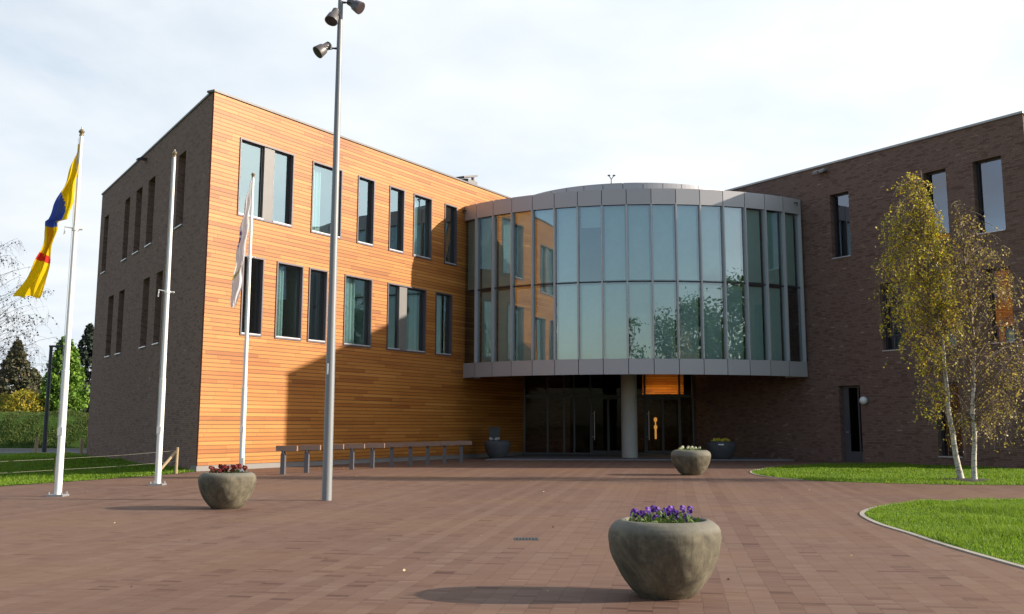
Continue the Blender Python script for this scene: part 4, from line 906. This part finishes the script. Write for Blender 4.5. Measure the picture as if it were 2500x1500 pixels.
# ------------------------------------------------------------------ trees
def tree_curve(pts, z):
    zs = [p[2] for p in pts]; return V(np.interp(z, zs, [p[0] for p in pts]), np.interp(z, zs, [p[1] for p in pts]), z)
def birch(base, trunk, rad0, env, zlo, nbr, nleaf, lsize, label, leafm, droop=0.55, bias=(0, 0), barkm=M_birch, rad1=0.010, twr=1.0, group='birches on the lawn'):
    t = thing('birch_tree', base, label, 'tree', group)
    mb = MB(); top = trunk[-1][2]; nz = 26; path = []; rr = []
    for i in range(nz):
        z = top * i / (nz - 1); p = tree_curve(trunk, z); w = 0.03 * math.sin(z * 2.1) + 0.02 * math.sin(z * 5.3 + 1); path.append(p + V(w * (i > 2), w * 0.5, 0)); rr.append(rad0 * (1 - z / top) ** 1.25 * (1.25 if i == 0 else 1) + rad1)
    mb.tube(path, rr, 12); mb.build('trunk', barkm, t, smooth=True)
    tw = MB(); L = []
    ez = [e[0] for e in env]; er = [e[1] for e in env]; ew = [e[2] for e in env]
    cum = np.cumsum(np.array(ew) / sum(ew))
    for k in range(nbr):
        zt_ = float(np.interp(npr.uniform(), np.concatenate([[0], cum]), np.concatenate([[ez[0]], ez])))
        zt_ += npr.normal(0, 0.25); zt_ = min(max(zt_, zlo), top + 0.1)
        r_ = float(np.interp(zt_, ez, er)) * npr.uniform(0.35, 1.12); an = npr.uniform(0, 2 * math.pi)
        zb = max(min(zt_ - r_ * npr.uniform(0.5, 1.3), top - 0.05), 1.6); p0 = tree_curve(trunk, zb); c = tree_curve(trunk, min(zt_, top))
        tip = V(c.x + r_ * math.cos(an) + bias[0], c.y + r_ * math.sin(an) + bias[1], zt_)
        mid = p0.lerp(tip, 0.55) + UP * npr.uniform(0.15, 0.45) * r_
        hang = tip + V(0.12 * math.cos(an), 0.12 * math.sin(an), -droop * npr.uniform(0.4, 1.4))
        pts = []
        for u in np.linspace(0, 1, 6): pts.append(p0 * (1 - u) ** 2 + mid * 2 * u * (1 - u) + tip * u * u)
        pts.append(tip.lerp(hang, 0.6) + V(0, 0, 0.03)); pts.append(hang)
        br = (0.008 + 0.011 * npr.uniform()) * twr; tw.tube(pts, [br * 1.3, br, br * 0.8, br * 0.6, br * 0.45, br * 0.4, br * 0.3, br * 0.25], 5, cap=False)
        nl = int(nleaf / nbr * npr.uniform(0.4, 1.6)); ns = 9
        for _ in range(ns):
            u = 1.6 + npr.uniform() ** 0.8 * 5.38; i = int(u); q = pts[i].lerp(pts[min(i + 1, 7)], u - i)
            ln = npr.uniform(0.25, 0.75) * (0.5 + droop); sd_ = V(npr.normal(0, 0.22), npr.normal(0, 0.22), 0.06); e = q + sd_ + V(0, 0, -ln)
            m_ = q + sd_ * 0.85 + V(0, 0, -ln * 0.35); st = [q * (1 - w) ** 2 + m_ * 2 * w * (1 - w) + e * w * w for w in (0, 0.3, 0.65, 1)]
            tw.tube(st, [0.006 * twr, 0.005 * twr, 0.004 * twr, 0.002], 3, cap=False)
            for _ in range(max(1, int(nl / ns * npr.uniform(0.5, 1.5)))):
                w = npr.uniform(0.1, 1.0) * 2.99; k_ = int(w); g_ = st[k_].lerp(st[k_ + 1], w - k_); sp_ = npr.normal(0, 0.035, 3)
                L.append((g_.x + sp_[0], g_.y + sp_[1], g_.z + sp_[2]))
    tw.build('branches', M_twig, t)
    np_mesh('crown', leaf_quads(np.array(L), lsize, 0.2, 0.3), 4, leafm, t)
    return t
birch((12.36, 29.84, 0), [(12.36, 29.84, 0), (12.18, 29.84, 1.1), (12.11, 29.84, 2.78), (11.99, 29.84, 4.27), (11.88, 29.84, 5.42), (11.81, 29.84, 6.03), (11.75, 29.84, 8.72)], 0.072,
      [(2.6, 0.5, 0.2), (3.4, 0.7, 0.35), (4.2, 0.85, 0.45), (5.0, 1.05, 0.9), (5.8, 1.12, 1.8), (6.6, 1.0, 2.1), (7.4, 0.68, 1.7), (8.1, 0.36, 1.0), (8.6, 0.12, 0.6)], 2.0, 190, 13000, 0.066, 'denser yellow green birch with a leaning white trunk, the left one of the pair', M_birchleaf, 0.6, (-0.3, 0))
birch((12.54, 29.42, 0), [(12.54, 29.42, 0), (12.61, 29.42, 1.59), (12.74, 29.42, 3.25), (12.75, 29.42, 4.74), (12.66, 29.42, 5.59), (12.61, 29.42, 6.88), (12.50, 29.42, 7.7)], 0.062,
      [(1.8, 0.8, 0.3), (2.7, 1.3, 1.0), (3.6, 1.5, 1.3), (4.5, 1.5, 1.3), (5.4, 1.3, 1.0), (6.2, 0.9, 0.8), (6.9, 0.45, 0.8), (7.6, 0.2, 0.4)], 1.3, 165, 5200, 0.064, 'sparse half bare birch with an upright white trunk, the right one of the pair', M_birchleaf2, 0.45, (0.3, 0))
birch((-21.2, 41, 0), [(-21.2, 41, 0), (-21.0, 41, 3), (-20.9, 41, 6), (-20.8, 41, 9.5)], 0.16,
      [(2.6, 1.6, 0.3), (4, 2.7, 1.2), (5, 2.9, 1.4), (6, 2.6, 1.3), (7, 2.3, 1.2), (8, 1.7, 0.9), (9.2, 0.8, 0.4)], 2.4, 170, 3600, 0.08, 'nearly bare birch with withered dark leaves at the left edge', M_darkleaf, 0.35, (0.2, 0), M_bark, twr=0.7, group=None)

mb = MB(); mb.lathe([(0.002, 0.06), (0.35, 0.055), (0.55, 0.045), (0.66, 0.005)], (12.35, 29.62, 0), 28, wob=lambda a, i: 1 + 0.22 * math.sin(3 * a + 1) + 0.1 * math.sin(7 * a)); tag(mb.build('soil', M_soil, smooth=True), kind='structure')
def conifer(base, h, r, n, size, label, mat, layers=0, round_=0.0, name='conifer_tree', droop=0.35):
    x, y, z0 = base; t = thing(name, base, label, 'tree' if name != 'shrub' else 'shrub')
    mb = MB(); mb.tube([(x, y, z0 - 0.3), (x, y, z0 + h * 0.9)], [0.16, 0.03], 10); mb.build('trunk', M_bark, t)
    u = npr.uniform(0, 1, n) ** 1.25
    if layers:                                   # whorls of boughs
        u = (np.floor(u * layers) + npr.normal(0.35, 0.22, n)) / layers; u = np.clip(u, 0, 0.995)
    prof_ = (1 - u) ** (0.85 - 0.45 * round_) * np.minimum(1, 0.55 + u * 6)
    a = npr.uniform(0, 2 * math.pi, n); lob = 1 + 0.22 * np.sin(a * 5 + u * 23) + 0.14 * np.sin(a * 11 + u * 41)
    rr = r * prof_ * lob * npr.uniform(0.25, 1.0, n) ** 0.45
    z = z0 + 0.15 + u * h - rr * 0.25 * (1 if layers else 0) + npr.normal(0, 0.07, n)
    P = np.stack([x + rr * np.cos(a), y + rr * np.sin(a), z], 1)
    np_mesh('crown', leaf_quads(P, size, 0.1, droop), 4, mat, t); return t
def atY(px, Y): return (px - 1250) * Y / 2600
conifer((atY(45, 76), 76, 2.0), 5.3, 2.2, 5200, 0.30, 'dark brownish spruce rising behind the embankment at the left', M_con1, 9)
conifer((atY(-25, 79), 79, 2.0), 4.0, 2.2, 3600, 0.30, 'lower dark spruce cut off by the left edge of the picture', M_con1, 8)
conifer((atY(88, 82), 82, 2.0), 3.4, 1.5, 2400, 0.28, 'small greyish green conifer right of the brown spruce', M_con1, 0, 0.6)
conifer((atY(163, 71), 71, 2.05), 4.95, 1.5, 9000, 0.22, 'bright green dense cypress beyond the embankment', M_con2, 0, 0.75)
conifer((atY(218, 78), 78, 2.0), 6.6, 2.3, 5200, 0.32, 'dark layered cedar beside the brick end wall', M_con3, 9)
conifer((atY(70, 69.5), 69.5, 2.05), 1.35, 1.5, 2000, 0.16, 'yellowing low shrub at the foot of the spruces', M_yel, 0, 1.0, 'shrub')
conifer((atY(25, 70.5), 70.5, 2.05), 1.1, 1.2, 1200, 0.16, 'green and yellow shrub at the left edge on the bank', M_yel, 0, 1.0, 'shrub')

def broad(base, h, r, n, size, label):
    x, y, z0 = base; t = thing('broadleaf_tree', base, label, 'tree', 'trees reflected in the rotunda glass')
    mb = MB(); mb.tube([(x, y, z0), (x + 0.1, y, h * 0.35), (x, y, h * 0.8)], [0.25, 0.18, 0.05], 10)
    cl = []
    for k in range(26):
        an = rnd.uniform(0, 6.28); q = rnd.uniform(0.2, 1) * r; zc = h * rnd.uniform(0.30, 0.95); q *= max(0.25, 1 - abs(zc / h - 0.55) * 1.7)
        c = V(x + q * math.cos(an), y + q * math.sin(an), zc); cl.append(c); mb.tube([(x, y, zc * 0.7), tuple(c)], [0.07, 0.02], 6)
    mb.build('trunk', M_bark, t)
    idx = npr.integers(0, len(cl), n); c = np.array([tuple(q) for q in cl])[idx]
    P = c + npr.normal(0, 1, (n, 3)) * r * 0.20
    np_mesh('crown', leaf_quads(P, size), 4, M_green, t); return t
broad((1.6, -40, 0), 15.2, 2.6, 1300, 0.40, 'thin small tree mirrored left of centre in the lower rotunda panes')
broad((22.5, -40, 0), 14.2, 5.0, 2600, 0.42, 'low round tree mirrored in the middle lower panes of the rotunda')
broad((40.5, -33, 0), 17.2, 4.8, 5200, 0.42, 'dark tree mirrored right of the middle in the rotunda panes')
broad((54.3, -20, 0), 16.6, 5.6, 6500, 0.42, 'broad dark green tree mirrored in the right rotunda panes')
broad((67, -9, 0), 18.2, 5.0, 6500, 0.42, 'tall tree mirrored in the bright right rotunda pane')
